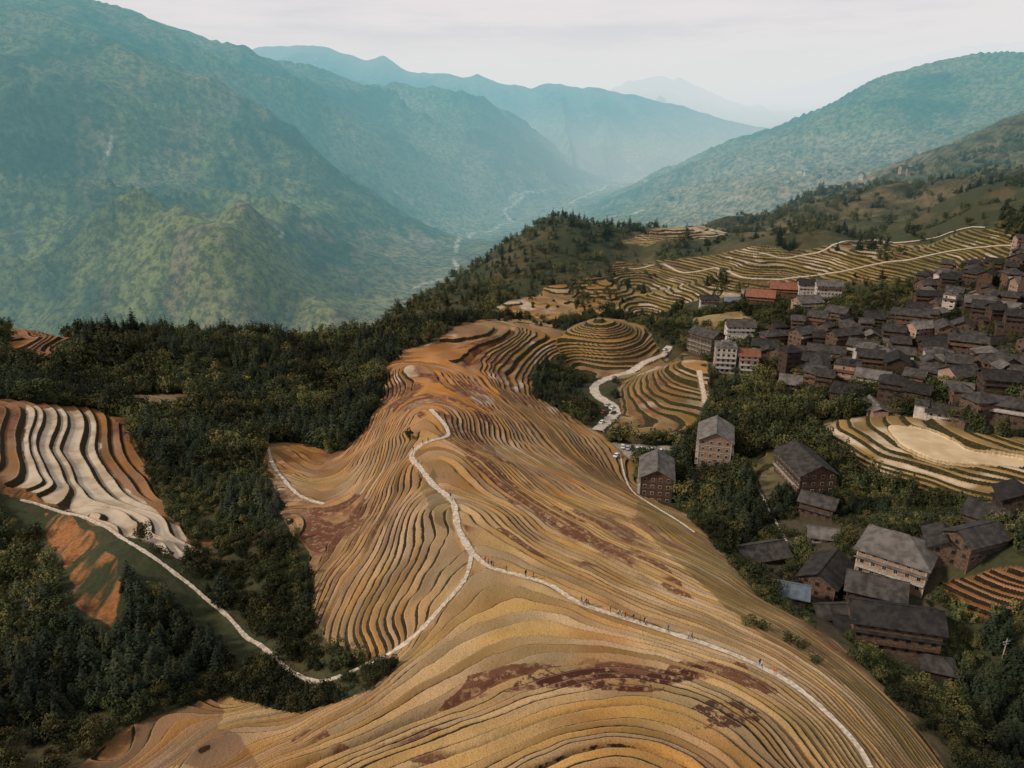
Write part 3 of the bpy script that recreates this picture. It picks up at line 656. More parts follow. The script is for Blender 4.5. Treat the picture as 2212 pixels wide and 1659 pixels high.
for k in('soil1','soil2','soil3','soil4','park'):
    so|=nearest(FM[k],TX,TY)
    if k!='park': so|=nearest(FM[k],TX*(TY+8)/TY,TY+8)|nearest(FM[k],TX,TY+4)
vi=nearest(FM['village'],TX,TY)|nearest(FM['hamlet'],TX,TY)
rr=rng.random(len(TX))
keep&=~so;keep&=~(shr&(rr>np.where(be,.5,.85)+1.3*cs_));keep&=~(vi&(rr>.45))
rb=TX/TY
keep&=~((TY<330)&(rb<0)&(cl<-.42)&(rr>.3))
hillr=(TY>640)&(rb>.16)
keep&=~(hillr&(cl<.04)&~grove)
keep&=~((rb<-.22)&(TY>600));keep&=~((TY>1020)&(rb<.22))
wc=PW['west'][0]
for j in range(0,len(wc),4):
    keep&=~((np.hypot(TX-wc[j,0],TY-(wc[j,1]-3))<3.6)&(~shr|(np.hypot(TX-wc[j,0],TY-wc[j,1])<1.6)))
    keep&=~((wc[j,0]<-60)&(np.hypot(TX-wc[j,0]*.96,TY-(wc[j,1]-7))<5)&~shr)
rc_=PW['road'][0]
for j in range(0,len(rc_),4):
    keep&=~((np.hypot(TX-rc_[j,0]+1,TY-(rc_[j,1]-7))<8.5))
TX,TY,cl,rb,vi,shr=TX[keep],TY[keep],cl[keep],rb[keep],vi[keep],shr[keep]
# ---------------------------------------------------------------- houses
m_wood=simple('dark_weathered_wood',(.135,.084,.056),(.062,.043,.032),1.5,.85,.02,.45)
m_wood2=simple('reddish_brown_wood',(.175,.095,.06),(.10,.058,.038),1.5,.8,.02,.35)
m_brick=simple('bare_brick',(.38,.24,.165),(.26,.165,.11),1.2,.9,.02,.15)
m_white=simple('pale_render',(.66,.58,.50),(.42,.36,.30),.6,.85,.01,.15)
m_tile=simple('dark_grey_roof_tile',(.092,.078,.070),(.038,.033,.030),.5,.85,0,.55,('X',1.6,.6))
m_tile2=simple('worn_grey_roof_tile',(.24,.21,.185),(.125,.108,.095),.4,.85,0,.25,('X',1.6,.5))
m_tile3=simple('blue_grey_metal_roof',(.20,.24,.29),(.14,.17,.2),.5,.5,0,.1,('X',2.5,.5))
m_red=simple('red_roof_panels',(.36,.14,.08),(.24,.10,.06),.5,.7,0,.2,('X',2.,.4))
m_glass=simple('dark_window_glass',(.03,.033,.036),(.02,.02,.022),2,.15)
m_conc=simple('pale_concrete_slab',(.50,.45,.39),(.34,.30,.26),1,.9,.01,.1)
WM={'wood':m_wood,'red':m_wood2,'brick':m_brick,'white':m_white};RMt={'tile':m_tile,'worn':m_tile2,'metal':m_tile3,'red':m_red}
def window_mesh():
    b=MB();b.box(-.55,.55,-.05,.03,-.6,.6,1)
    for x0,x1,z0,z1 in((-.63,-.5,-.68,.68),(.5,.63,-.68,.68),(-.5,.5,.55,.68),(-.5,.5,-.68,-.55),(-.04,.04,-.55,.55)): b.box(x0,x1,-.05,.08,z0,z1,0)
    return b
WIN={'wood':window_mesh().mesh('window',[m_wood2,m_glass]),'red':window_mesh().mesh('window',[m_white,m_glass]),'brick':window_mesh().mesh('window',[m_white,m_glass]),'white':window_mesh().mesh('window',[m_wood,m_glass])}
def roofparts(b,w,d,z,h,ov,hip,m):
    W=w/2+ov;Dp=d/2+ov;th=.22;zb=z-h*ov/(d/2)*1.0
    if hip:
        r=max(W-Dp*.9,.6)
        e=[(-W,-Dp,zb),(W,-Dp,zb),(W,Dp,zb),(-W,Dp,zb)];el=[(x,y,zz-th) for x,y,zz in e];a=(-r,0,z+h);c=(r,0,z+h)
        b.poly([e[0],e[1],c,a],m);b.poly([e[2],e[3],a,c],m);b.poly([e[1],e[2],c],m);b.poly([e[3],e[0],a],m)
        for i in range(4): b.poly([el[i],el[(i+1)%4],e[(i+1)%4],e[i]],m)
        b.poly(el[::-1],m);b.box(-r,r,-.14,.14,z+h-.05,z+h+.16,m)
    else:
        for s in(1,-1):
            p=[(-W,s*Dp,zb-th),(W,s*Dp,zb-th),(W,s*.001,z+h-th),(-W,s*.001,z+h-th),(-W,s*Dp,zb),(W,s*Dp,zb),(W,s*.001,z+h),(-W,s*.001,z+h)]
            b.hexa(p if s==-1 else [p[i] for i in (1,0,3,2,5,4,7,6)],m)
        b.box(-W-.05,W+.05,-.16,.16,z+h-.06,z+h+.17,m)
HPTS=[]
def house(x,y,yaw,w,d,n,wall,roof,hip=False,near=False,label=None,grp=None,skirt=True,flat=False,z=None,wing=None):
    zc=float(glook(H,x,y)) if z is None else z
    HPTS.append((x,y,max(w,d)*.5))
    sh=2.95;top=n*sh
    wb=MB();wb.box(-w/2,w/2,-d/2,d/2,-5,top,0)
    for i in range(n):
        zz=i*sh
        if i: wb.box(-w/2-.12,w/2+.12,-d/2-.12,d/2+.12,zz-.1,zz+.12,1)
    for sx_ in(-1,1):
        for sy_ in(-1,1): wb.box(sx_*w/2-.17,sx_*w/2+.17,sy_*d/2-.17,sy_*d/2+.17,-5,top-.02,1)
    if wall in('brick','white') :
        k=max(int(w/3.6),1)
        for i in range(1,k):
            xx=-w/2+i*w/k
            for sy_ in(-1,1): wb.box(xx-.13,xx+.13,sy_*d/2-.09,sy_*d/2+.09,-5,top-.02,1)
    rh=d*.27
    rb_=MB()
    if flat:
        rb_.box(-w/2-.4,w/2+.4,-d/2-.4,d/2+.4,top+.002,top+.25,0)
        rb_.box(-w/2-.4,w/2+.4,-d/2-.4,-d/2-.2,top+.25,top+1.0,0);rb_.box(-w/2-.4,w/2+.4,d/2+.2,d/2+.4,top+.25,top+1.0,0)
        rb_.box(-w*.25,w*.1,-d*.25,d*.2,top+.25,top+2.6,0)
    else:
        if not hip:
            for sx_ in(-1,1):
                xx=sx_*(w/2-.02);wb.poly([(xx,-d/2,top),(xx,d/2,top),(xx,0,top+rh-.1)],0)
        roofparts(rb_,w,d,top,rh,1.15,hip,0)
        if skirt and n>=2:
            zz=(n-1)*sh+.1
            for s in(-1,1):
                rb_.poly([(-w/2-.9,s*(d/2+1.0),zz-.45),(w/2+.9,s*(d/2+1.0),zz-.45),(w/2,s*(d/2+.13),zz),(-w/2,s*(d/2+.13),zz)],0)
        if wing:
            s,wl,hh=wing;x0=s*w/2;x1=s*(w/2+wl)
            wb.box(min(x0,x1),max(x0,x1),-d*.38,d*.38,-5,hh,0)
            xa,xb=min(x0,x1)-.5,max(x0,x1)+.5;dd=d*.38+.8
            for s2 in(-1,1):
                q=[(xa,s2*dd,hh),(xb,s2*dd,hh),(xb,s2*.002,hh+1.5),(xa,s2*.002,hh+1.5),(xa,s2*dd,hh+.2),(xb,s2*dd,hh+.2),(xb,s2*.002,hh+1.7),(xa,s2*.002,hh+1.7)]
                rb_.hexa(q if s2==-1 else [q[i] for i in (1,0,3,2,5,4,7,6)],0)
    wins=[]
    for i in range(n):
        zz=i*sh+1.55
        k=max(int(w/2.7),2)
        for j in range(k):
            xx=-w/2+(j+.5)*w/k
            if not near and random.random()<.25: continue
            wins.append((xx,-d/2,zz,0));wins.append((xx,d/2,zz,math.pi))
        k=max(int(d/3),1)
        for j in range(k):
            yy=-d/2+(j+.5)*d/k
            if not near and random.random()<.35: continue
            wins.append((w/2,yy,zz,math.pi/2));wins.append((-w/2,yy,zz,-math.pi/2))
    trim={'wood':m_wood2,'red':m_wood,'brick':m_conc,'white':m_conc}[wall]
    kind={'wood':'wooden_house','red':'wooden_house','brick':'brick_house','white':'rendered_house'}[wall]
    lab=label or {'wood':'dark timber stilt house with grey tiled roof','red':'reddish timber guesthouse with tiled roof','brick':'bare brick house with pale concrete bands','white':'pale rendered house with flat window rows'}[wall]
    if near:
        e=add(kind,None,(x,y,zc),yaw,label=lab,category='house');e.empty_display_size=1
        if grp:e['group']=grp
        add('wall',wb.mesh('wall',[WM[wall],trim]),parent=e)
        add('roof',rb_.mesh('roof',[RMt[roof]]),parent=e)
        for (a,b_,c,r) in wins:
            dx=math.sin(r)*.05;dy=-math.cos(r)*.05
            add('window',WIN[wall],(a+dx,b_+dy,c),r,parent=e)
        if n>=3:
            for s in(-1,1):
              for lv in range(1,n-1 if skirt else n):
                zz=lv*sh;bb=MB()
                ya,yb_=sorted((s*(d/2+1.2),s*(d/2+.14)));yr=s*(d/2+1.16)
                bb.box(-w/2,w/2,ya,yb_,zz-.12,zz+.02,0);bb.box(-w/2,w/2,yr-.04,yr+.04,zz+.95,zz+1.03,0)
                for q in range(int(w/1.0)+1):
                    xx=-w/2+.05+q*(w-.1)/int(w/1.0);bb.box(xx-.04,xx+.04,yr-.03,yr+.03,zz+.02,zz+.95,0)
                add('balcony',bb.mesh('balcony',[m_conc if wall in('red','brick') else trim]),parent=e)
    else:
        M=MB();M.v=list(wb.v);M.f=list(wb.f);M.m=list(wb.m)
        o=len(M.v);M.v+=rb_.v;M.f+=[tuple(k+o for k in f) for f in rb_.f];M.m+=[2]*len(rb_.f)
        for (a,b_,c,r) in wins:
            cr_,sr=math.cos(r),math.sin(r);hw=random.choice((.5,.6,.9))
            q=[(-hw,-.06,-.6),(hw,-.06,-.6),(hw,-.06,.6),(-hw,-.06,.6)]
            M.poly([(a+px*cr_-py*sr,b_+px*sr+py*cr_,c+pz) for px,py,pz in q],3)
        if n>=2 and random.random()<.6:
            zz=sh*(n-1 if n>2 else 1);M.box(-w/2,w/2,-d/2-.95,-d/2-.14,zz-.6,zz+.75,4)
        e=add(kind,M.mesh(kind,[WM[wall],trim,RMt[roof],m_glass,random.choice((m_wood2,m_conc,m_wood2))]),(x,y,zc),yaw,label=lab,category='house')
        if grp:e['group']=grp
    return e
R=math.radians
def hs_(u,v,yaw,w,d,n,wall,roof,**k):
    p=survey(u,v);return house(p[0],p[1],R(yaw),w,d,n,wall,roof,**k)
hs_(1540,1000,75,18,13,5,'brick','worn',near=True,label='tall brick guesthouse with worn grey gable roof')
hs_(1415,1065,80,18,12,4,'red','worn',near=True,label='four storey brown guesthouse with worn grey roof')
hs_(1735,1040,95,22,14,3,'red','tile',near=True,label='long reddish timber house with dark gable roof')
hs_(1930,1235,-38,18,15,3,'brick','worn',hip=True,near=True,label='unfinished brick house with pale hipped tile roof')
hs_(1765,1110,-35,11,7,2,'wood','tile',near=True,label='small dark timber house below larger house')
hs_(1640,1205,15,15,9,1,'wood','tile',near=True,label='low dark timber barn with wide gable roof')
hs_(1780,1265,50,15,10,2,'wood','tile',near=True,wing=(1,4,3),label='dark timber house with steep tiled gable')
hs_(1885,1300,-25,14,10,2,'wood','tile',near=True,label='dark timber house beside brick building')
hs_(1920,1385,-14,21,10,3,'wood','tile',near=True,wing=(-1,4,4),label='wide dark timber house with long tiled roof')
hs_(2022,1450,-20,6.5,5.5,1,'wood','tile',hip=True,near=True,label='tiny timber hut with brown hipped roof')
hs_(1710,1290,-20,7,6,1,'wood','metal',near=True,label='little shed with blue grey metal roof')
hs_(1800,1335,0,10,6,1,'wood','tile',near=True,label='low dark lean-to with tiled roof')
hs_(2100,1190,20,14,9,2,'wood','tile',near=True,label='dark timber house half hidden by trees')
hs_(2030,1200,70,10,8,2,'wood','tile',near=True,label='dark timber annexe near brick house')
hs_(1775,1165,-15,8,6,1,'white','worn',near=True,label='small pale outbuilding with worn roof')
hs_(1523,765,-55,20,12,5,'red','tile',near=True,label='tall brown timber hotel with rows of windows')
hs_(1563,800,-10,11,10,5,'white','worn',flat=True,near=True,label='unfinished pale concrete block with open floors')
hs_(1612,805,-8,10,9,4,'white','red',near=True,label='white house with brown gable roof')
hs_(1595,735,-5,18,12,4,'white','tile',near=False,label='white rendered house with grey roof')
hs_(1880,845,-30,14,9,3,'white','worn',near=False)
hs_(1530,665,-5,15,10,3,'white','tile');hs_(1580,662,-5,13,9,2,'wood','metal');hs_(1640,665,-20,22,16,4,'red','red');hs_(1690,640,-15,22,14,3,'red','red');hs_(1740,680,10,18,14,4,'brick','worn');hs_(1620,640,0,14,9,2,'brick','worn',flat=True);hs_(1785,650,-10,20,13,5,'white','worn');hs_(1745,640,-10,18,13,4,'white','tile')
hs_(1700,820,10,8,8,6,'wood','tile',hip=True);hs_(1650,770,-20,15,11,3,'wood','tile')
def fill(poly,sep,count,grp,walls,nmax=4):
    p=np.array(wpoly(poly));x0,y0=p.min(0);x1,y1=p.max(0);c=0;tries=0
    while c<count and tries<14000:
        tries+=1;x=random.uniform(x0,x1);y=random.uniform(y0,y1)
        if not inpoly(np.array([x]),np.array([y]),p)[0]: continue
        w=random.choice((7,10,12,14,16,20))*random.uniform(.9,1.15)
        if any((x-a)**2+(y-b)**2<(r+w*.42)**2 for a,b,r in HPTS): continue
        if abs(x/(y+40))>.83: continue
        wall=random.choices(('wood','red','brick','white'),walls)[0]
        roof='tile' if wall in('wood','red') else random.choice(('tile','worn','tile'))
        if random.random()<.14: roof='worn'
        yaw=random.choice((-30,-20,60,-35,70,10))+random.uniform(-12,12)+30*float(fbm(np.array([x/60]),np.array([y/60]),2,5)[0])
        house(x,y,R(yaw),w,min(random.uniform(8,11.5),w),random.choice((1,2,3,3,4,nmax)),wall,roof,hip=random.random()<.25,grp=grp,wing=(random.choice((-1,1)),random.uniform(3,5),random.uniform(2.5,5)) if random.random()<.5 else None,flat=(wall in('white','brick') and random.random()<.25));c+=1
    print('houses',grp,c)
fill([(1630,740),(1760,705),(1900,700),(2000,690),(2240,680),(2240,940),(2100,915),(1960,880),(1850,895),(1740,890),(1680,820)],11.5,100,'timber houses packed on the village slope',(8,1.6,.45,1.0),4)
fill([(1990,610),(2100,590),(2240,540),(2240,690),(2010,690)],14,42,'brick and timber houses above the village',(5,3,1.4,.6),5)
fill([(2040,1120),(2230,1080),(2230,1200),(2080,1200)],14,4,'timber houses packed on the village slope',(8,1,0,0))
for u,v in ((1610,372),(1622,366),(1600,380),(1728,372),(1742,378),(1752,366),(1770,384),(1790,372),(1812,380),(1835,370),(1700,392),(1860,385),(1950,372),(1965,376),(2040,292),(2052,290),(1450,432),(1470,428),(1420,445),(1085,472),(1098,468),(1110,476),(1075,480)):
    hs_(u,v,random.uniform(-40,60),random.uniform(10,20),10,random.choice((2,3)),random.choice(('white','brick','wood')),random.choice(('worn','tile')),grp='distant hamlet houses on the hazy slopes')
hp=np.array(HPTS)
kk=np.ones(len(TX),bool)
for a,b,r in hp: kk&=((TX-a)**2+(TY-b)**2)>(r+1.2)**2
for a,b,r in hp[:18]:
    u=np.hypot(a,b);dx,dy=a/u,b/u;rel=(TX-a)*-dx+(TY-b)*-dy;lat=np.abs((TX-a)*dy-(TY-b)*dx);kk&=~((rel>0)&(rel<14)&(lat<r*1.0))
TX,TY,cl,rb,vi,shr=TX[kk],TY[kk],cl[kk],rb[kk],vi[kk],shr[kk]
n=len(TX);ks=fbm(TX/45,TY/45,3,410);r=rng.random(n);kind=np.full(n,1)
con=((ks>.18)&(r<.75))|((rb<-.15)&(TY>400)&(TY<560)&(r<.6)&(ks>-.2))|(r<.07)
kind[con]=0
hill=(TY>600)&(rb<.14);kind[(~con)&((ks<-.12)|(hill&(r<.5)))&(r<.8)]=2
kind[(vi)&(r<.8)]=1;kind[shr]=1
sc=rng.uniform(.4,1.0,n)+.45*rng.random(n)**4
near_=TY<260;sc[near_]*=.70
sc[(kind==1)&near_]*=.85
sc[shr]=rng.uniform(.16,.42,shr.sum())+.25*rng.random(shr.sum())**5
gul=(rb>.0)&(rb<.25)&(TY>330)&(TY<640);sc[gul]*=.72
sc[TY>640]*=1.12
dist=np.hypot(TX,TY)
TZ=glook(Z,TX,TY)-np.where(shr,.5,0)
ang_=(cp*TY-sp*TZ);uu=TX/ang_;cc_=(sp*TY+cp*TZ)/ang_;vis=(np.abs(uu)<.70)&(np.abs(cc_)<.52)&(TZ<0)
KN={0:('conifer','fir_tree','dark slender fir tree on a forested slope','fir trees on the hillsides'),1:('broad','broadleaf_tree','dense dark green broadleaf tree on the hillside','broadleaf trees on the hillsides'),2:('bamboo','bamboo_clump','feathery light green bamboo clump on the slope','bamboo clumps on the hillsides')}
def tree(kn,name,x,y,z,s,rz,label,grp,crown=None):
    e=add(name,None,(x,y,z-.2),rz,scale=s,label=label,category='tree')
    if grp:e['group']=grp
    t=add('trunk',TR[kn],parent=e);c=add('crown',crown or random.choice(CR[kn]),parent=e);return e,c
for kd,(kn,name,lab,grp) in KN.items():
    ii=np.where((kind==kd))[0];sel=ii[vis[ii]&(sc[ii]>.4)];sel=sel[np.argsort(dist[sel]/sc[sel])][:300];ss=set(sel.tolist())
    crowns={}
    for i in sel:
        e,c=tree(kn,name,TX[i],TY[i],TZ[i],sc[i],random.uniform(0,6.28),lab,grp)
        crowns.setdefault(c.data.name,c)
    rest=np.array([i for i in ii if i not in ss])
    cs=list(crowns.values())
    me=bpy.data.meshes.new('woodland');me.vertices.add(len(rest));me.vertices.foreach_set('co',np.stack([TX[rest],TY[rest],TZ[rest]-.4],-1).astype(np.float32).ravel())
    a=me.attributes.new('rotv','FLOAT_VECTOR','POINT');rv=np.zeros((len(rest),3),np.float32);rv[:,2]=rng.uniform(0,6.28,len(rest));rv[:,0]=rng.normal(0,.05,len(rest));a.data.foreach_set('vector',rv.ravel())
    a=me.attributes.new('sclv','FLOAT_VECTOR','POINT');s3=np.repeat(sc[rest][:,None],3,1)*rng.uniform(.8,1.2,(len(rest),3));a.data.foreach_set('vector',s3.astype(np.float32).ravel())
    a=me.attributes.new('pick','INT','POINT');a.data.foreach_set('value',rng.integers(0,len(cs),len(rest)).astype(np.int32))
    o=add({0:'fir_woodland',1:'broadleaf_woodland',2:'bamboo_grove'}[kd],me,kind='stuff',category='forest',label={0:'dark fir forest covering distant slopes',1:'dense broadleaf woodland covering the slopes',2:'light green bamboo grove on the slopes'}[kd])
    g=bpy.data.node_groups.new('scatter'+kn,'GeometryNodeTree');g.interface.new_socket('Geometry',in_out='INPUT',socket_type='NodeSocketGeometry');g.interface.new_socket('Geometry',in_out='OUTPUT',socket_type='NodeSocketGeometry')
    gi=g.nodes.new('NodeGroupInput');go=g.nodes.new('NodeGroupOutput');jn=g.nodes.new('GeometryNodeJoinGeometry')
    for c in cs:
        ob=g.nodes.new('GeometryNodeObjectInfo');ob.inputs['Object'].default_value=c;ob.inputs['As Instance'].default_value=True;ob.transform_space='ORIGINAL';g.links.new(ob.outputs['Geometry'],jn.inputs[0])
    ip=g.nodes.new('GeometryNodeInstanceOnPoints');ip.inputs['Pick Instance'].default_value=True
    g.links.new(gi.outputs[0],ip.inputs['Points']);g.links.new(jn.outputs[0],ip.inputs['Instance'])
    def na(nm,dt):
        k=g.nodes.new('GeometryNodeInputNamedAttribute');k.data_type=dt;k.inputs[0].default_value=nm
        return [s for s in k.outputs if s.enabled and s.name=='Attribute'][0]
    er=g.nodes.new('FunctionNodeEulerToRotation');g.links.new(na('rotv','FLOAT_VECTOR'),er.inputs[0]);g.links.new(er.outputs[0],ip.inputs['Rotation'])
    g.links.new(na('sclv','FLOAT_VECTOR'),ip.inputs['Scale']);g.links.new(na('pick','INT'),ip.inputs['Instance Index']);g.links.new(ip.outputs[0],go.inputs[0])
    md=o.modifiers.new('scatter','NODES');md.node_group=g
    print(name,len(sel),len(rest))
p=survey(885,950);tree('broad','broadleaf_tree',p[0],p[1],p[2],.6,1,'lone small tree beside the ridge footpath',None)
yc=broad(9,f_yel)
for u,v,s in((350,830,.8),(362,838,.5),(640,745,.7),(530,840,.6)):
    p=survey(u,v);tree('broad','blossoming_tree',p[0],p[1],p[2]+2.5,s,1,'tree covered in yellow blossom among dark woodland',None,yc)
for u,v,s in((1622,1345,.55),(1645,1355,.5),(1700,1385,.5),(1730,1400,.5),(1610,1350,.45),(1760,1430,.45)):
    p=survey(u,v);tree('broad','broadleaf_tree',p[0],p[1],p[2]-1.2,s,2,'round green bush on the terrace edge',None)
print('trees',time.time()-T0)
# ---------------------------------------------------------------- people
def person_mesh(pose):
    s=.28 if pose else .12
    V=[(0,0,.95),(0,.0,1.15),(0,0,1.36),(0,0,1.48),(0,.01,1.57),(0,.02,1.68),
       (.17,0,1.40),(.22,-.08*pose,1.14),(.22,.10 if pose else .04,.92),(.22,.14 if pose else .06,.83),
       (-.17,0,1.40),(-.22,.05,1.14),(-.22,-.06,.92),(-.22,-.06,.83),
       (.09,0,.90),(.10,s*.6,.50),(.10,s,.09),(.10,s+.14,.04),
       (-.09,0,.90),(-.10,-s*.3,.50),(-.10,-s,.10),(-.10,-s+.14,.04)]
    E=[(0,1),(1,2),(2,3),(3,4),(4,5),(2,6),(6,7),(7,8),(8,9),(2,10),(10,11),(11,12),(12,13),(0,14),(14,15),(15,16),(16,17),(0,18),(18,19),(19,20),(20,21)]
    RR=[.145,.13,.16,.06,.075,.10,.07,.048,.036,.04,.07,.048,.036,.04,.095,.065,.042,.035,.095,.065,.042,.035]
    me=bpy.data.meshes.new('p');me.from_pydata(V,E,[]);o=bpy.data.objects.new('p',me);COL.objects.link(o)
    sk=o.modifiers.new('s','SKIN');sb=o.modifiers.new('b','SUBSURF');sb.levels=1
    for i,r in enumerate(RR): me.skin_vertices[0].data[i].radius=(r,r*.8);me.skin_vertices[0].data[i].use_root=(i==0)
    dg=bpy.context.evaluated_depsgraph_get();m=bpy.data.meshes.new_from_object(o.evaluated_get(dg));bpy.data.objects.remove(o);return m
m_skin=simple('skin',(.45,.28,.2));m_hair=simple('black_hair',(.02,.018,.016))
CL={'red':(.6,.05,.04),'white':(.75,.72,.7),'navy':(.03,.04,.09),'black':(.02,.02,.022),'orange':(.8,.25,.03),'blue':(.08,.2,.4),'grey':(.2,.2,.2)}
CM={k:simple(k+'_cloth',c,tuple(x*.8 for x in c),8) for k,c in CL.items()}
pm_=[person_mesh(0),person_mesh(1)]
def dress(me,shirt,pants):
    m=me.copy();m.materials.clear()
    for x in(m_skin,CM[shirt],CM[pants],m_hair): m.materials.append(x)
    for f in m.polygons:
        c=f.center;f.use_smooth=True
        f.material_index=3 if (c.z>1.70 or (c.z>1.6 and c.y<-.0)) else 0 if (c.z>1.49 or (abs(c.x)>.17 and c.z<.92 and c.z>.7)) else 1 if c.z>.93 else 3 if c.z<.08 else 2
    return m
PV={}
plist=[(925,955,'navy','black'),(918,962,'red','navy'),(893,975,'black','navy'),(897,985,'white','black'),(903,1003,'blue','black'),(966,1077,'black','navy'),(970,1083,'white','navy'),
(1048,1216,'red','black'),(1055,1220,'orange','navy'),(1066,1222,'navy','black'),(1072,1224,'grey','black'),(1094,1236,'grey','navy'),(1135,1246,'black','black'),(1152,1250,'red','navy'),(1137,1244,'navy','grey'),
(1256,1303,'grey','black'),(1262,1305,'white','black'),(1266,1307,'red','navy'),(1318,1325,'black','grey'),(1335,1331,'white','navy'),(1343,1334,'white','black'),(1350,1337,'red','black'),(1368,1341,'navy','grey'),(1392,1349,'black','black'),(1395,1351,'white','navy'),
(1443,1365,'blue','black'),(1487,1381,'white','black'),(1490,1383,'grey','navy'),(1640,1440,'navy','blue'),(1646,1441,'white','navy'),(1668,1452,'orange','orange'),(1674,1454,'orange','red'),
(1385,1344,'grey','navy'),(1270,1309,'black','navy')]
for i,(u,v,a,b) in enumerate(plist):
    ps=survey(u,v)
    best=min(((float(np.hypot(cv[j,0]-ps[0],cv[j,1]-ps[1])),k,j) for k,(cv,wd) in PW.items() if k in('ridge','east') for j in range(len(cv)-1)),key=lambda q:q[0])
    cv=PW[best[1]][0];j=best[2];dr=cv[j+1]-cv[j];off=random.uniform(-.35,.35);L=np.hypot(*dr)+1e-6
    x=ps[0] if best[0]<.5 else cv[j,0]-dr[1]/L*off;y=ps[1] if best[0]<.5 else cv[j,1]+dr[0]/L*off
    key=(i%2,a,b)
    if key not in PV: PV[key]=dress(pm_[i%2],a,b)
    add('person',PV[key],(x,y,float(glook(H,x,y))+.14),math.atan2(-dr[0],dr[1])+(math.pi if i%3 else 0)+random.uniform(-.4,.4),scale=random.uniform(1.0,1.12),
        label='walker in %s top and %s trousers on the stone path'%(a,b),category='person',group='walkers on the terrace footpath')
# ---------------------------------------------------------------- cars
m_tyre=simple('tyre_rubber',(.02,.02,.02))
def car_mesh(c):
    b=MB();prof=[(-2.2,.35),(-2.25,.75),(-2.1,.95),(-1.5,1.0),(-1.0,1.42),(.55,1.45),(1.15,1.0),(2.0,.88),(2.2,.7),(2.2,.35)]
    W=[.86,.9,.88,.85,.70,.70,.85,.84,.86,.86]
    L_=[(x,-w,z) for (x,z),w in zip(prof,W)];Rr=[(x,w,z) for (x,z),w in zip(prof,W)];n=len(prof)
    b.v=L_+Rr
    for i in range(n):
        j=(i+1)%n;b.f.append((i,j,n+j,n+i)[::-1]);b.m.append(0)
    b.f.append(tuple(range(n)));b.m.append(0);b.f.append(tuple(range(n,2*n))[::-1]);b.m.append(0)
    return b.mesh('car_body',[c])
gb=MB()
for s in(-1,1):
    gb.poly([(-1.4,s*.865,1.02),(1.05,s*.865,1.02),(.5,s*.73,1.39),(-.95,s*.73,1.37)],0)
gb.poly([(1.13,-.78,1.04),(1.13,.78,1.04),(.6,.64,1.43),(.6,-.64,1.43)],0);gb.poly([(-1.5,-.76,1.04),(-1.5,.76,1.04),(-1.05,.62,1.41),(-1.05,-.62,1.41)],0)
glm=gb.mesh('window_glass',[m_glass]);wb_=MB();wb_.cyl((0,0,0),.34,1,.22,14,0);whm=wb_.mesh('wheel',[m_tyre])
cms=[car_mesh(simple('car_paint',c,tuple(x*.9 for x in c),1,.3)) for c in((.7,.7,.68),(.4,.4,.42),(.03,.03,.035),(.65,.63,.6),(.25,.04,.03),(.6,.35,.05))]
def car(u,v,yaw,k,lab):
    p=survey(u,v);e=add('parked_car',cms[k],(p[0],p[1],p[2]+.35),yaw,label=lab,category='car',group='cars parked beside the village road')
    add('window_glass',glm,parent=e)
    for x in(-1.4,1.4):
        for y in(-.8,.8): add('wheel',whm,(x,y,.34),parent=e)
names=['white car','silver car','black car','cream car','dark red car','orange yellow car']
for i in range(11):
    k=(0,1,2,0,3,1,0,4,0,2,5)[i];car(1345+i*10.5,968+i*1.2+(2 if i%2 else 0),R(80),k,names[k]+' parked on pale concrete lot')
for i,(u,v) in enumerate(((1312,878),(1322,884),(1325,895),(1300,915),(1303,893),(1436,757),(1440,765),(1332,987),(1420,985))):
    k=(1,0,2,0,4,0,1,0,3)[i];car(u,v,R(60),k,names[k]+' parked along pale concrete road')
b=MB();b.cyl((0,0,4.2),.13,2,8.6,10);b.box(-1.1,1.1,-.07,.07,7.6,7.75);b.box(-.8,.8,-.07,.07,6.9,7.03)
for x in(-1,-.4,.4,1): b.cyl((x,0,7.87),.06,2,.22,8)
p=survey(2160,1440);add('utility_pole',b.mesh('utility_pole',[m_conc]),p,.3,label='concrete utility pole with crossarms among trees',category='pole')
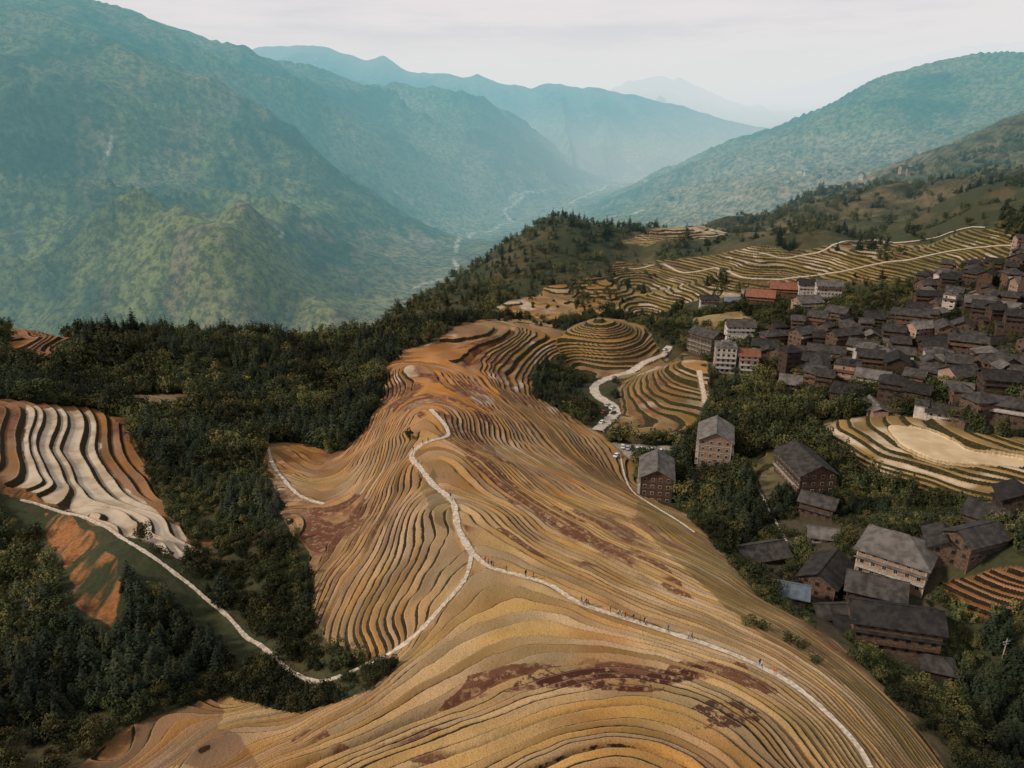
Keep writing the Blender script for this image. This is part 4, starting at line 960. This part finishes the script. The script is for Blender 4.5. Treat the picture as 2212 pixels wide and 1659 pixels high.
# ---------------------------------------------------------------- world, sun, camera
w_=bpy.data.worlds.new('World');scene.world=w_;w_.use_nodes=True;nt=w_.node_tree;nt.nodes.clear()
SE,SR=R(36),R(-105)
sky=nt.nodes.new('ShaderNodeTexSky');sky.sky_type='NISHITA';sky.sun_disc=False;sky.sun_elevation=SE;sky.sun_rotation=SR
b1=nt.nodes.new('ShaderNodeBackground');nt.links.new(sky.outputs[0],b1.inputs[0]);b1.inputs[1].default_value=.07
tcw=nt.nodes.new('ShaderNodeTexCoord');mp=nt.nodes.new('ShaderNodeMapping');mp.inputs['Scale'].default_value=(1.2,1.2,9);nt.links.new(tcw.outputs['Generated'],mp.inputs[0])
nn=noise(nt,2.2,7,mp.outputs[0],.58);sz=nt.nodes.new('ShaderNodeSeparateXYZ');nt.links.new(tcw.outputs['Generated'],sz.inputs[0])
gc=mixc(nt,mrange(nt,sz.outputs[2],-.02,.12),(.73,.785,.785),(.83,.785,.79))
gc=mixc(nt,mrange(nt,sz.outputs[2],.17,.7),gc,(.36,.35,.36))
gc=mixc(nt,math_(nt,'MULTIPLY',math_(nt,'MULTIPLY',mrange(nt,nn.outputs[0],.42,.62),mrange(nt,sz.outputs[2],.03,.10)),.6),gc,(.62,.65,.69))
b2=nt.nodes.new('ShaderNodeBackground');nt.links.new(gc,b2.inputs[0]);b2.inputs[1].default_value=1.
ms=nt.nodes.new('ShaderNodeMixShader');ms.inputs[0].default_value=.93;nt.links.new(b1.outputs[0],ms.inputs[1]);nt.links.new(b2.outputs[0],ms.inputs[2])
ow=nt.nodes.new('ShaderNodeOutputWorld');nt.links.new(ms.outputs[0],ow.inputs[0])
sl=bpy.data.lights.new('sun','SUN');sl.energy=2.8;sl.angle=R(8);sl.color=(1,.89,.76)
so_=bpy.data.objects.new('sun',sl);COL.objects.link(so_)
dirv=Vector((math.sin(SR)*math.cos(SE),math.cos(SR)*math.cos(SE),math.sin(SE)))
so_.rotation_euler=dirv.to_track_quat('Z','Y').to_euler();so_.location=(0,0,200)
cam=bpy.data.cameras.new('camera');cam.sensor_width=36;cam.lens=F/2212*36;cam.clip_start=1;cam.clip_end=40000
co_=bpy.data.objects.new('camera',cam);COL.objects.link(co_);co_.rotation_euler=(math.radians(90)-PITCH,0,0);scene.camera=co_
scene.view_settings.view_transform='Standard';scene.view_settings.look='None';scene.view_settings.exposure=0
print('done',time.time()-T0)
